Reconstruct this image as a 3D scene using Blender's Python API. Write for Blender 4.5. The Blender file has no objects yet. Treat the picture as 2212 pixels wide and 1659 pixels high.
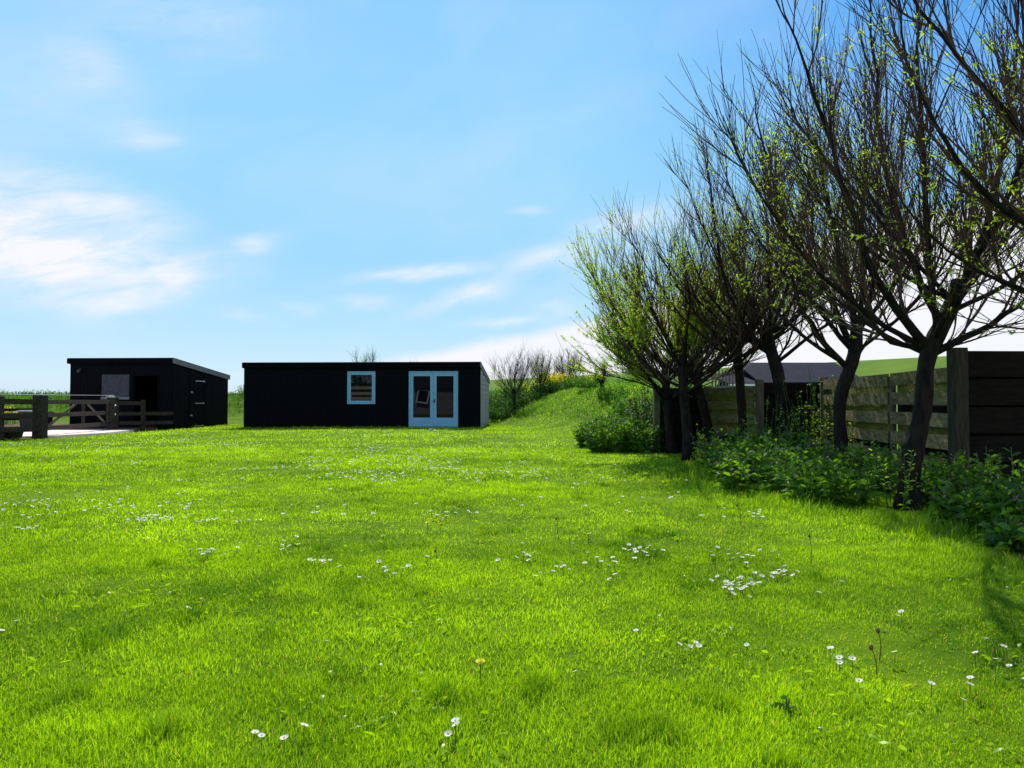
import bpy, math, random
import numpy as np
from mathutils import Vector, Matrix
R = math.radians
rng = np.random.default_rng(7); random.seed(7)
scene = bpy.context.scene
COL = scene.collection

# ------------------------------------------------------------ camera
FPX = 710.0; EYE = 1.0; PITCH = math.atan(19/FPX)
cam_d = bpy.data.cameras.new('camera'); cam = bpy.data.objects.new('camera', cam_d); COL.objects.link(cam)
cam.location = (0, 0, EYE); cam.rotation_euler = (R(90)+PITCH, 0, 0)
cam_d.sensor_width = 36; cam_d.lens = FPX/1024*36; cam_d.clip_start = .05; cam_d.clip_end = 6000
scene.camera = cam
def ray(px, py):
    x = (px-512)/FPX; y = (384-py)/FPX
    return np.array([x, math.cos(PITCH)-y*math.sin(PITCH), y*math.cos(PITCH)+math.sin(PITCH)])
def G(px, py, z=0):                       # pixel -> point on a level z
    d = ray(px, py); t = (z-EYE)/d[2]; return np.array([0, 0, EYE])+d*t
def P(px, py, D):                         # pixel at depth Y = D
    d = ray(px, py); return np.array([0, 0, EYE])+d*(D/d[1])
Q = 1024/2212

# ------------------------------------------------------------ light
SUN_AZ, SUN_EL = -3.0, 46.0
sd = np.array([math.sin(R(SUN_AZ))*math.cos(R(SUN_EL)), math.cos(R(SUN_AZ))*math.cos(R(SUN_EL)), math.sin(R(SUN_EL))])
sun_d = bpy.data.lights.new('sun', 'SUN'); sun = bpy.data.objects.new('sun', sun_d); COL.objects.link(sun)
sun_d.energy = 4.7; sun_d.angle = R(.5); sun_d.color = (1, .955, .88)
sun.rotation_euler = Vector(-sd).to_track_quat('-Z', 'Y').to_euler()
scene.view_settings.view_transform = 'Standard'; scene.view_settings.look = 'None'
scene.view_settings.exposure = 0.35; scene.view_settings.gamma = 1

world = bpy.data.worlds.new('World'); scene.world = world; world.use_nodes = True
wt = world.node_tree; wt.nodes.clear()
def wn(t, **k):
    n = wt.nodes.new(t)
    for a, b in k.items(): setattr(n, a, b)
    return n
def wm(op, a, b=None, c=None):
    n = wn('ShaderNodeMath', operation=op)
    for i, v in enumerate((a, b, c)):
        if v is None: continue
        if isinstance(v, (int, float)): n.inputs[i].default_value = v
        else: wt.links.new(v, n.inputs[i])
    return n.outputs[0]
sky = wn('ShaderNodeTexSky', sky_type='NISHITA'); sky.sun_disc = False
sky.sun_elevation = R(SUN_EL); sky.sun_rotation = R(SUN_AZ); sky.air_density = 1.0; sky.dust_density = .1; sky.ozone_density = 1.5
SKY_STRENGTH = .06
tc = wn('ShaderNodeTexCoord'); sx = wn('ShaderNodeSeparateXYZ'); wt.links.new(tc.outputs['Generated'], sx.inputs[0])
AZ = wm('ARCTAN2', sx.outputs[0], sx.outputs[1]); EL = wm('ARCSINE', sx.outputs[2])
def wnoise(sa, se, scale, detail=5, rough=.55, off=0., dist=0., shear=0.):
    cb = wn('ShaderNodeCombineXYZ')
    wt.links.new(wm('MULTIPLY', AZ, sa), cb.inputs[0]); wt.links.new(wm('MULTIPLY', wm('MULTIPLY_ADD', AZ, shear, EL), se), cb.inputs[1])
    cb.inputs[2].default_value = off
    n = wn('ShaderNodeTexNoise'); n.inputs['Scale'].default_value = scale; n.inputs['Detail'].default_value = detail
    n.inputs['Roughness'].default_value = rough; n.inputs['Distortion'].default_value = dist
    wt.links.new(cb.outputs[0], n.inputs['Vector']); return n.outputs[0]
fib = wnoise(1, 3.4, 12, 8, .66, 0, .4, -.22)
fib2 = wnoise(1, 1.8, 4, 5, .55, 3.1, .3, -.2)
warp = wnoise(1, 1.5, 5, 4, .6, 7.7)
AZw = wm('MULTIPLY_ADD', wm('SUBTRACT', warp, .5), .09, AZ); ELw = wm('MULTIPLY_ADD', wm('SUBTRACT', fib2, .5), .07, EL)
clouds = [  # px, py, rx, ry (pixels), tilt degrees (up to the right), amount
    (5, 228, 100, 46, -14, .95), (40, 262, 75, 20, 4, .7), (172, 283, 58, 15, 13, .75), (100, 208, 60, 16, -17, .5), (254, 252, 20, 9, 5, .55),
    (92, 305, 40, 8, 3, .4), (428, 277, 62, 7, 9, .85), (466, 298, 46, 9, 21, .8), (570, 256, 60, 11, 6, .7), (531, 209, 17, 5, 0, .45),
    (366, 309, 24, 6, 4, .45), (561, 304, 20, 8, 4, .5), (512, 323, 36, 5, 6, .6), (301, 316, 20, 6, -4, .35), (245, 322, 26, 6, -8, .25),
    (95, 57, 26, 16, -20, .4), (146, 138, 26, 16, -10, .45), (185, 10, 90, 36, 0, .3), (45, 85, 60, 30, -10, .15), (270, 243, 24, 8, 14, .3), (640, 225, 60, 12, 4, .6)]
tot = None
for (px, py, rx, ry, tl, am) in clouds:
    d = ray(px, py); a0 = math.atan2(d[0], d[1]); e0 = math.asin(d[2]/np.linalg.norm(d))
    da = wm('SUBTRACT', AZw, a0); de = wm('SUBTRACT', ELw, e0); c, s = math.cos(R(tl)), math.sin(R(tl))
    u = wm('MULTIPLY', wm('ADD', wm('MULTIPLY', da, c), wm('MULTIPLY', de, s)), FPX/rx)
    v = wm('MULTIPLY', wm('SUBTRACT', wm('MULTIPLY', de, c), wm('MULTIPLY', da, s)), FPX/ry)
    r2 = wm('ADD', wm('MULTIPLY', u, u), wm('MULTIPLY', v, v))
    g = wm('MULTIPLY', wm('EXPONENT', wm('MULTIPLY', r2, -1.0)), am)
    tot = g if tot is None else wm('ADD', tot, g)
# cirrus = envelope times fibres
m1 = wn('ShaderNodeMapRange'); m1.inputs[1].default_value = .30; m1.inputs[2].default_value = .68; wt.links.new(fib, m1.inputs[0])
cir = wm('MULTIPLY', tot, wm('MULTIPLY_ADD', m1.outputs[0], .80, .26))
# faint veil all over the sky
m3 = wn('ShaderNodeMapRange'); m3.inputs[1].default_value = .42; m3.inputs[2].default_value = .85; m3.inputs[4].default_value = .20; wt.links.new(fib2, m3.inputs[0])
cir = wm('ADD', cir, m3.outputs[0])
# cloud bank rising to the right: threshold elevation as function of azimuth
bank = [(352, 366), (420, 353), (520, 333), (600, 316), (700, 282), (820, 235), (1024, 190)]
ramp = wn('ShaderNodeFloatCurve'); cv = ramp.mapping.curves[0]
ptsb = []
for px, py in bank:
    d = ray(px, py); ptsb.append(((math.atan2(d[0], d[1])+1)/2, math.asin(d[2]/np.linalg.norm(d))))
ptsb = [(0., -.06), (ptsb[0][0]-.03, .03)]+ptsb+[(1., .34)]
cv.points[0].location = ptsb[0]; cv.points[1].location = ptsb[-1]
for p in ptsb[1:-1]: cv.points.new(*p)
for p in cv.points: p.handle_type = 'VECTOR'
ramp.mapping.update()
wt.links.new(wm('MULTIPLY_ADD', AZ, .5, .5), ramp.inputs['Value'])
fine = wnoise(1, 1.6, 14, 5, .6, 1.3)
gap = wm('SUBTRACT', wm('ADD', ramp.outputs[0], wm('MULTIPLY', wm('SUBTRACT', fine, .5), .022)), EL)
m2 = wn('ShaderNodeMapRange', interpolation_type='SMOOTHSTEP'); m2.inputs[1].default_value = -.006; m2.inputs[2].default_value = .016; wt.links.new(gap, m2.inputs[0])
cl = wn('ShaderNodeMath', operation='ADD', use_clamp=True); wt.links.new(cir, cl.inputs[0]); wt.links.new(wm('MULTIPLY', m2.outputs[0], .93), cl.inputs[1])
EXPO = 2**scene.view_settings.exposure
grad = wn('ShaderNodeValToRGB'); gr = grad.color_ramp
stops = [(-.2, (.30, .36, .30)), (-.01, (.62, .78, .92)), (.03, (.67, .87, .99)), (.10, (.49, .80, 1.01)), (.19, (.37, .72, 1.03)), (.33, (.34, .71, 1.05)), (.55, (.29, .64, 1.03)), (.9, (.10, .27, .62)), (1.57, (.05, .16, .42))]
for i, (e_, c_) in enumerate(stops):
    el_ = gr.elements[i] if i < 2 else gr.elements.new(.9)
    el_.position = (e_+.2)/1.8; el_.color = (*[v/EXPO for v in c_], 1)
wt.links.new(wm('DIVIDE', wm('ADD', EL, .2), 1.8), grad.inputs[0])
azd = wn('ShaderNodeMapRange', interpolation_type='SMOOTHSTEP'); azd.inputs[1].default_value = .05; azd.inputs[2].default_value = .60; wt.links.new(AZ, azd.inputs[0])
eld = wn('ShaderNodeMapRange', interpolation_type='SMOOTHSTEP'); eld.inputs[1].default_value = .05; eld.inputs[2].default_value = .45; wt.links.new(EL, eld.inputs[0])
dk = wn('ShaderNodeMix', data_type='RGBA', blend_type='MULTIPLY'); wt.links.new(wm('MULTIPLY', azd.outputs[0], eld.outputs[0]), dk.inputs[0]); wt.links.new(grad.outputs[0], dk.inputs[6]); dk.inputs[7].default_value = (.30, .60, .92, 1)
sc_ = wn('ShaderNodeMix', data_type='RGBA', blend_type='MULTIPLY'); sc_.inputs[0].default_value = 1; wt.links.new(dk.outputs[2], sc_.inputs[6]); sc_.inputs[7].default_value = (1/SKY_STRENGTH,)*3+(1,)
tint = wn('ShaderNodeMix', data_type='RGBA'); tint.inputs[0].default_value = .97; wt.links.new(sky.outputs[0], tint.inputs[6]); wt.links.new(sc_.outputs[2], tint.inputs[7])
mx = wn('ShaderNodeMix', data_type='RGBA'); wt.links.new(cl.outputs[0], mx.inputs[0]); wt.links.new(tint.outputs[2], mx.inputs[6])
CLOUD = .80/SKY_STRENGTH; mx.inputs[7].default_value = (CLOUD*.93, CLOUD*.935, CLOUD, 1)
bg = wn('ShaderNodeBackground'); bg.inputs[1].default_value = SKY_STRENGTH; wt.links.new(mx.outputs[2], bg.inputs[0])
wo = wn('ShaderNodeOutputWorld'); wt.links.new(bg.outputs[0], wo.inputs[0])

# ------------------------------------------------------------ materials
def mat(name, col, rough=.8, spec=.3, var=.0, scale=4., bump=0., bscale=20., stretch=(1, 1, 1), col2=None, metallic=0):
    m = bpy.data.materials.new(name); m.use_nodes = True; t = m.node_tree; b = t.nodes['Principled BSDF']
    b.inputs['Roughness'].default_value = rough; b.inputs['Specular IOR Level'].default_value = spec; b.inputs['Metallic'].default_value = metallic
    c2 = col2 if col2 else tuple(c*(1-var) for c in col)
    tcn = t.nodes.new('ShaderNodeTexCoord'); mp = t.nodes.new('ShaderNodeMapping'); mp.inputs['Scale'].default_value = stretch
    t.links.new(tcn.outputs['Object'], mp.inputs[0])
    n = t.nodes.new('ShaderNodeTexNoise'); n.inputs['Scale'].default_value = scale; n.inputs['Detail'].default_value = 6; n.inputs['Roughness'].default_value = .65
    t.links.new(mp.outputs[0], n.inputs['Vector'])
    r = t.nodes.new('ShaderNodeValToRGB'); r.color_ramp.elements[0].position = .35; r.color_ramp.elements[1].position = .65
    r.color_ramp.elements[0].color = (*c2, 1); r.color_ramp.elements[1].color = (*col, 1)
    t.links.new(n.outputs[0], r.inputs[0]); t.links.new(r.outputs[0], b.inputs['Base Color'])
    if bump:
        n2 = t.nodes.new('ShaderNodeTexNoise'); n2.inputs['Scale'].default_value = bscale; n2.inputs['Detail'].default_value = 5
        t.links.new(mp.outputs[0], n2.inputs['Vector'])
        bp = t.nodes.new('ShaderNodeBump'); bp.inputs['Strength'].default_value = bump; bp.inputs['Distance'].default_value = .02
        t.links.new(n2.outputs[0], bp.inputs['Height']); t.links.new(bp.outputs[0], b.inputs['Normal'])
    return m
def leafmat(name, dark, light, trans, tmix=.5, gloss=.06, nscale=.5, nw=.5, rough=.45, dry=None, dry_amt=0.):
    """leaf / blade: colour from a per-leaf random attribute 'rnd' and a soft ground-space noise; diffuse + translucent + thin gloss"""
    m = bpy.data.materials.new(name); m.use_nodes = True; t = m.node_tree; t.nodes.clear()
    at = t.nodes.new('ShaderNodeAttribute'); at.attribute_name = 'rnd'
    tcn = t.nodes.new('ShaderNodeTexCoord'); n = t.nodes.new('ShaderNodeTexNoise'); n.inputs['Scale'].default_value = nscale; n.inputs['Detail'].default_value = 4
    t.links.new(tcn.outputs['Object'], n.inputs['Vector'])
    mr = t.nodes.new('ShaderNodeMapRange'); mr.inputs[1].default_value = .32; mr.inputs[2].default_value = .68; t.links.new(n.outputs[0], mr.inputs[0])
    mm = t.nodes.new('ShaderNodeMix'); mm.data_type = 'FLOAT'; mm.inputs[0].default_value = nw
    t.links.new(at.outputs['Fac'], mm.inputs[2]); t.links.new(mr.outputs[0], mm.inputs[3])
    r = t.nodes.new('ShaderNodeValToRGB'); r.color_ramp.elements[0].color = (*dark, 1); r.color_ramp.elements[1].color = (*light, 1)
    r.color_ramp.elements[0].position = .15; r.color_ramp.elements[1].position = .85
    t.links.new(mm.outputs[0], r.inputs[0]); col = r.outputs[0]
    if dry:
        gt = t.nodes.new('ShaderNodeMath'); gt.operation = 'GREATER_THAN'; gt.inputs[1].default_value = 1-dry_amt; t.links.new(at.outputs['Fac'], gt.inputs[0])
        mc = t.nodes.new('ShaderNodeMix'); mc.data_type = 'RGBA'; t.links.new(gt.outputs[0], mc.inputs[0]); t.links.new(col, mc.inputs[6]); mc.inputs[7].default_value = (*dry, 1); col = mc.outputs[2]
    df = t.nodes.new('ShaderNodeBsdfDiffuse'); t.links.new(col, df.inputs[0])
    tr = t.nodes.new('ShaderNodeBsdfTranslucent')
    mu = t.nodes.new('ShaderNodeMix'); mu.data_type = 'RGBA'; mu.blend_type = 'MULTIPLY'; mu.inputs[0].default_value = 1; mu.inputs[7].default_value = (*trans, 1); t.links.new(col, mu.inputs[6])
    t.links.new(mu.outputs[2], tr.inputs[0])
    a = t.nodes.new('ShaderNodeMixShader'); a.inputs[0].default_value = tmix; t.links.new(df.outputs[0], a.inputs[1]); t.links.new(tr.outputs[0], a.inputs[2])
    gl = t.nodes.new('ShaderNodeBsdfGlossy'); gl.inputs['Roughness'].default_value = rough; gl.inputs[0].default_value = (1, 1, 1, 1)
    b = t.nodes.new('ShaderNodeMixShader'); b.inputs[0].default_value = gloss; t.links.new(a.outputs[0], b.inputs[1]); t.links.new(gl.outputs[0], b.inputs[2])
    o = t.nodes.new('ShaderNodeOutputMaterial'); t.links.new(b.outputs[0], o.inputs[0])
    return m
M = {}
M['grass'] = leafmat('grass_blade', (.070, .185, .0015), (.42, .66, .002), (1.6, 1.5, .6), .5, .03, .45, .5, .4, (.40, .34, .12), .018)
M['ground'] = mat('lawn_soil', (.12, .20, .003), .95, .05, scale=1.2, col2=(.05, .11, .002), bump=.6, bscale=9)
M['dike'] = mat('dike_grass', (.13, .21, .020), .95, .05, scale=.10, col2=(.075, .15, .012), bump=.3, bscale=1.5)
M['weeds'] = leafmat('weed_leaf', (.020, .085, .006), (.12, .27, .012), (1.4, 1.5, .8), .45, .02, .35, .45, .5)
M['comfrey'] = leafmat('comfrey_leaf', (.012, .050, .006), (.15, .32, .014), (1.6, 1.6, .6), .50, .018, 2.0, .35, .5)
M['bush'] = leafmat('bush_leaf', (.012, .050, .006), (.07, .18, .012), (1.4, 1.5, .8), .40, .02, 1.5, .4, .5)
M['darkbush'] = leafmat('dark_leaf', (.020, .022, .012), (.055, .060, .022), (1.2, 1.2, .8), .2, .04, 2., .4)
M['willow'] = leafmat('willow_leaf', (.28, .42, .010), (.52, .68, .018), (1.5, 1.5, .8), .5, .04, 1., .2)
M['yellow'] = leafmat('yellow_petal', (.70, .58, .005), (.88, .80, .01), (1.1, 1.1, .8), .4, .02, 2., .3)
M['purple'] = leafmat('purple_petal', (.16, .05, .16), (.38, .20, .36), (1.1, 1.1, 1.1), .4, .03, 2., .3)
M['petal'] = leafmat('daisy_petal', (.78, .74, .80), (.86, .86, .86), (1, 1, 1), .35, .02, 3., .3)
M['dcentre'] = mat('daisy_centre', (.75, .50, .02), .8, .2, .2, 200)
M['umbel'] = leafmat('umbel_white', (.45, .50, .40), (.75, .78, .68), (1, 1, 1), .4, .02, 3., .3)
M['stem'] = leafmat('stem_green', (.06, .13, .01), (.12, .20, .02), (1.2, 1.2, .8), .3, .04)
M['drystem'] = leafmat('stem_brown', (.14, .08, .03), (.28, .17, .06), (1.1, 1., .8), .2, .04)
M['bark'] = mat('willow_bark', (.034, .026, .021), .9, .12, scale=14, col2=(.009, .008, .007), bump=1.0, bscale=30, stretch=(1, 1, .3))
M['twig'] = mat('twig_bark', (.15, .066, .052), .6, .3, scale=3, col2=(.050, .026, .026))
M['twigy'] = mat('twig_young_bark', (.15, .13, .045), .6, .4, scale=3, col2=(.06, .045, .03))
M['black'] = mat('black_board', (.0045, .0046, .0066), .8, .08, scale=6, col2=(.0018, .0019, .0028), bump=.5, bscale=40, stretch=(6, 6, .4))
M['trimblack'] = mat('black_trim', (.003, .003, .0045), .8, .06, .3, 5)
M['greyboard'] = mat('silvered_board', (.36, .38, .38), .8, .2, scale=5, col2=(.20, .215, .22), bump=.5, bscale=30, stretch=(.4, .4, 6))
M['greytrim'] = mat('grey_trim', (.20, .205, .215), .7, .3, .35, 4)
M['darktrim'] = mat('dark_roof_edge', (.03, .02, .018), .6, .3, .3, 4)
M['roof'] = mat('roof_felt', (.045, .045, .05), .85, .2, .4, 8)
M['blue'] = mat('blue_paint', (.20, .44, .62), .45, .3, scale=3, col2=(.17, .39, .58))
M['metal'] = mat('bright_metal', (.62, .62, .60), .35, .5, .2, 20, metallic=.6)
M['panelgrey'] = mat('polycarbonate', (.065, .065, .085), .6, .2, scale=9, col2=(.040, .040, .055))
M['void'] = mat('dark_interior', (.004, .004, .004), .9, .1)
M['rail'] = mat('weathered_rail', (.055, .046, .036), .85, .15, scale=6, col2=(.022, .019, .015), bump=.6, bscale=25, stretch=(1, 1, 4))
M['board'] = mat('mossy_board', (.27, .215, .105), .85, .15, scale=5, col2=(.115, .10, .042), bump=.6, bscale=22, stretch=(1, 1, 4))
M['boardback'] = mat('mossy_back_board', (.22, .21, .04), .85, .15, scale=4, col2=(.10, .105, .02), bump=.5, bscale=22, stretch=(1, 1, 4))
M['brownshade'] = mat('brown_shaded_board', (.018, .014, .011), .9, .08, scale=5, col2=(.008, .007, .006), bump=.6, bscale=22, stretch=(1, 1, 5))  # dark brown wood; shade of camera-facing fence runs is put into this colour
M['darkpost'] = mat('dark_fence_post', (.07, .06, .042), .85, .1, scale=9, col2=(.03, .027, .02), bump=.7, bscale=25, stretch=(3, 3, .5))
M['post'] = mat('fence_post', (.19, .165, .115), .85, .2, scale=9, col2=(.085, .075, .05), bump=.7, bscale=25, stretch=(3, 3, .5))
M['concrete'] = mat('concrete', (.80, .67, .58), .9, .2, scale=3, col2=(.66, .54, .46), bump=.3, bscale=30)
M['soil'] = mat('bare_soil', (.17, .10, .065), .95, .1, scale=2, col2=(.09, .06, .04), bump=.8, bscale=12)
M['stone'] = mat('pale_stone', (.5, .44, .38), .9, .2, .4, 15, bump=.6, bscale=30)
M['tub'] = mat('black_tub', (.008, .008, .010), .5, .4)
M['blueplastic'] = mat('blue_plastic', (.03, .03, .35), .5, .4)
M['red'] = mat('red_plastic', (.5, .02, .01), .5, .4)
M['wall'] = mat('house_render', (.30, .28, .30), .9, .2, .3, 3)
M['tile'] = mat('roof_tile', (.05, .04, .04), .8, .2, .4, 6)
M['white'] = mat('white_paint', (.8, .78, .74), .5, .4, .06, 5)
M['slate'] = mat('slate_roof', (.020, .025, .038), .9, .05, scale=3, col2=(.013, .016, .024))
g = bpy.data.materials.new('window_glass'); g.use_nodes = True; t = g.node_tree; b = t.nodes['Principled BSDF']
b.inputs['Base Color'].default_value = (.004, .004, .005, 1); b.inputs['Roughness'].default_value = .015; b.inputs['Specular IOR Level'].default_value = .38
M['glass'] = g

# ------------------------------------------------------------ helpers
def tag(o, label=None, cat=None, group=None, kind=None):
    if label: o['label'] = label
    if cat: o['category'] = cat
    if group: o['group'] = group
    if kind: o['kind'] = kind
    return o
def empty(name, loc, rz=0):
    o = bpy.data.objects.new(name, None); COL.objects.link(o); o.location = tuple(float(v) for v in loc); o.rotation_euler = (0, 0, rz)
    o.empty_display_size = .1; return o
class MB:
    def __init__(s): s.v = []; s.f = []; s.m = []; s.mi = 0
    def add(s, vs, fs):
        o = len(s.v); s.v += [tuple(float(c) for c in v) for v in vs]; s.f += [tuple(i+o for i in f) for f in fs]; s.m += [s.mi]*len(fs)
    def box(s, x0, x1, y0, y1, z0, z1, M_=None):
        vs = [Vector((x, y, z)) for z in (z0, z1) for x, y in ((x0, y0), (x1, y0), (x1, y1), (x0, y1))]
        if M_ is not None: vs = [M_ @ v for v in vs]
        s.add(vs, [(3, 2, 1, 0), (4, 5, 6, 7), (0, 1, 5, 4), (1, 2, 6, 5), (2, 3, 7, 6), (3, 0, 4, 7)])
    def hexa(s, b4, t4):
        s.add(list(b4)+list(t4), [(3, 2, 1, 0), (4, 5, 6, 7), (0, 1, 5, 4), (1, 2, 6, 5), (2, 3, 7, 6), (3, 0, 4, 7)])
    def bar(s, a, b, w, h):
        a = Vector(a); b = Vector(b); d = b-a; L = d.length; q = d.to_track_quat('X', 'Z').to_matrix().to_4x4()
        s.box(0, L, -w/2, w/2, -h/2, h/2, Matrix.Translation(a) @ q)
    def tube(s, pts, rad, n=6, cap=True):
        pts = np.asarray(pts, float); k = len(pts); tg = np.gradient(pts, axis=0); tg /= np.linalg.norm(tg, axis=1)[:, None]+1e-9
        ref = np.array([1., 0, 0]) if abs(tg[0][0]) < .8 else np.array([0, 1., 0]); vs = []
        for i in range(k):
            u = np.cross(tg[i], ref); u /= np.linalg.norm(u)+1e-9; w = np.cross(tg[i], u); ref = np.cross(u, tg[i])
            a = np.arange(n)*2*math.pi/n
            vs += list(pts[i]+rad[i]*(np.cos(a)[:, None]*u+np.sin(a)[:, None]*w))
        fs = [(i*n+j, i*n+(j+1) % n, (i+1)*n+(j+1) % n, (i+1)*n+j) for i in range(k-1) for j in range(n)]
        if cap: fs += [tuple(range((k-1)*n, k*n)), tuple(range(n-1, -1, -1))]
        s.add(vs, fs)
    def build(s, name, mats, parent=None, smooth=False, bevel=0):
        me = bpy.data.meshes.new(name); me.from_pydata(s.v, [], s.f)
        if not isinstance(mats, (list, tuple)): mats = [mats]
        for m in mats: me.materials.append(m)
        if len(mats) > 1: me.polygons.foreach_set('material_index', s.m)
        if smooth: me.polygons.foreach_set('use_smooth', [True]*len(s.f))
        me.update(); o = bpy.data.objects.new(name, me); COL.objects.link(o)
        if parent: o.parent = parent
        if bevel:
            bv = o.modifiers.new('bevel', 'BEVEL'); bv.width = bevel; bv.segments = 1; bv.limit_method = 'ANGLE'
        return o
def fast(name, V, T, mats, rnd=None, parent=None, mi=None, smooth=False):
    me = bpy.data.meshes.new(name); nv, nt = len(V), len(T)
    me.vertices.add(nv); me.vertices.foreach_set('co', np.ascontiguousarray(V, dtype=np.float32).ravel())
    me.loops.add(nt*3); me.loops.foreach_set('vertex_index', np.ascontiguousarray(T, dtype=np.int32).ravel())
    me.polygons.add(nt); me.polygons.foreach_set('loop_start', np.arange(0, nt*3, 3, dtype=np.int32))
    if not isinstance(mats, (list, tuple)): mats = [mats]
    for m in mats: me.materials.append(m)
    if mi is not None: me.polygons.foreach_set('material_index', np.asarray(mi, dtype=np.int32))
    if smooth: me.polygons.foreach_set('use_smooth', np.ones(nt, dtype=bool))
    if rnd is not None:
        a = me.attributes.new('rnd', 'FLOAT', 'POINT'); a.data.foreach_set('value', np.ascontiguousarray(rnd, dtype=np.float32))
    me.update(calc_edges=True); o = bpy.data.objects.new(name, me); COL.objects.link(o)
    if parent: o.parent = parent
    return o
_lat = rng.random((256, 256))
def vnoise(x, y, s=1.):
    x = np.asarray(x)*s+1000.3; y = np.asarray(y)*s+1000.7; xi = np.floor(x).astype(int); yi = np.floor(y).astype(int); fx = x-xi; fy = y-yi
    fx = fx*fx*(3-2*fx); fy = fy*fy*(3-2*fy); a = lambda i, j: _lat[(xi+i) % 256, (yi+j) % 256]
    return (a(0, 0)*(1-fx)+a(1, 0)*fx)*(1-fy)+(a(0, 1)*(1-fx)+a(1, 1)*fx)*fy
def sst(t): t = np.clip(t, 0, 1); return t*t*(3-2*t)
def norm(a): return a/(np.linalg.norm(a, axis=-1, keepdims=True)+1e-9)

# ------------------------------------------------------------ ground
CREST = [(-120, 50), (-40, 47), (-8, 47), (-1, 46), (3.0, 41), (5.2, 33), (6.4, 27.5)]
CH = [1.55, 1.5, 1.5, 1.55, 1.75, 1.9, 1.6]; CR = [8, 8, 8, 8, 6.5, 5.5, 5]
def height(x, y):
    x = np.asarray(x, float); y = np.asarray(y, float); z = np.zeros(np.broadcast(x, y).shape)
    for i in range(len(CREST)-1):
        (ax, ay), (bx, by) = CREST[i], CREST[i+1]; dx, dy = bx-ax, by-ay
        t = np.clip(((x-ax)*dx+(y-ay)*dy)/(dx*dx+dy*dy), 0, 1); d = np.hypot(x-ax-t*dx, y-ay-t*dy)
        h = CH[i]+(CH[i+1]-CH[i])*t; r = CR[i]+(CR[i+1]-CR[i])*t
        z = np.maximum(z, h*sst(1-(d-.4)/r))
    return z + .018*(vnoise(x, y, .7)-.5) + .05*(vnoise(x, y, .23)-.5)*np.clip(1.5-z, 0, 1)
def hit(px, py, ymax=90):
    d = ray(px, py); Y = np.linspace(1.2, ymax, 6000); X = d[0]/d[1]*Y; Z = EYE+d[2]/d[1]*Y; below = np.where(Z < height(X, Y))[0]
    if len(below) == 0: i = -1
    else: i = below[0]
    return np.array([X[i], Y[i], float(height(X[i], Y[i]))])
xs = np.concatenate([[-3000, -1500, -700, -300, -160], np.arange(-110, -26, 3), np.arange(-26, 16, .35), np.arange(16, 100, 4), [160, 300, 700, 1500, 3000]])
ys = np.concatenate([[-3000, -1000, -300, -100, -40, -20], np.arange(-10, 60, .35), np.arange(60, 100, 5), [150, 250, 500, 1000, 2000, 4000]])
XX, YY = np.meshgrid(xs, ys); ZZ = height(XX, YY); nx, ny = len(xs), len(ys)
ii = (np.arange(ny-1)[:, None]*nx+np.arange(nx-1)[None, :]).ravel()
T = np.concatenate([np.stack([ii, ii+1, ii+nx+1], 1), np.stack([ii, ii+nx+1, ii+nx], 1)])
tag(fast('ground', np.stack([XX, YY, ZZ], -1).reshape(-1, 3), T, M['ground'], smooth=True), 'bright green mown lawn ground running back to the grassy bank', 'ground', kind='structure')
# the sea dike far behind: one long embankment
A0 = np.array([-4., 126]); U = np.array([38., -59]); U /= np.linalg.norm(U); N = np.array([-.841, -.541])
s_ = np.linspace(-900, 500, 90); prof = [(-25, -.3), (-17, 1.1), (-9, 3.3), (-3.5, 4.75), (-2, 4.98), (0, 5.05), (2, 4.98), (3.5, 4.75), (9, 3.4), (17, 1.3), (26, -.3)]
V = []
for a in s_:
    for b, h in prof: p = A0+U*a-N*b*1.0; V.append((p[0], p[1], h+(.12*(vnoise(p[0], p[1], .03)-.5) if h > 1 else 0)))
V = np.array(V); k = len(prof); ii = (np.arange(len(s_)-1)[:, None]*k+np.arange(k-1)[None, :]).ravel()
tag(fast('dike', V, np.concatenate([np.stack([ii, ii+1, ii+k+1], 1), np.stack([ii, ii+k+1, ii+k], 1)]), M['dike'], smooth=True), 'long grassy sea dike rising behind the sheds and fence', 'dike', kind='structure')
# concrete pad and soil in the paddock on the left
def sheet(name, poly, z, m, label, cat):
    mb = MB(); mb.add([(x, y, z) for x, y in poly]+[(x, y, -.3) for x, y in poly], [tuple(range(len(poly)))]+[(i, i+len(poly), (i+1) % len(poly)+len(poly), (i+1) % len(poly)) for i in range(len(poly))][::1])
    return tag(mb.build(name, m), label, cat, kind='structure')
sheet('pavement', [(-22, 17.2), (-14.6, 19.2), (-13.3, 20.9), (-12.9, 22.5), (-13.4, 25.2), (-24, 25.4), (-30, 20)], .055, M['concrete'], 'pale concrete yard under the gate', 'pavement')
sheet('soil', [(-30, 25.6), (-13.7, 25.6), (-13.6, 27.2), (-17.5, 27.6), (-17.6, 33), (-34, 33)], .05, M['soil'], 'bare brown earth inside the paddock', 'soil')

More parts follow.
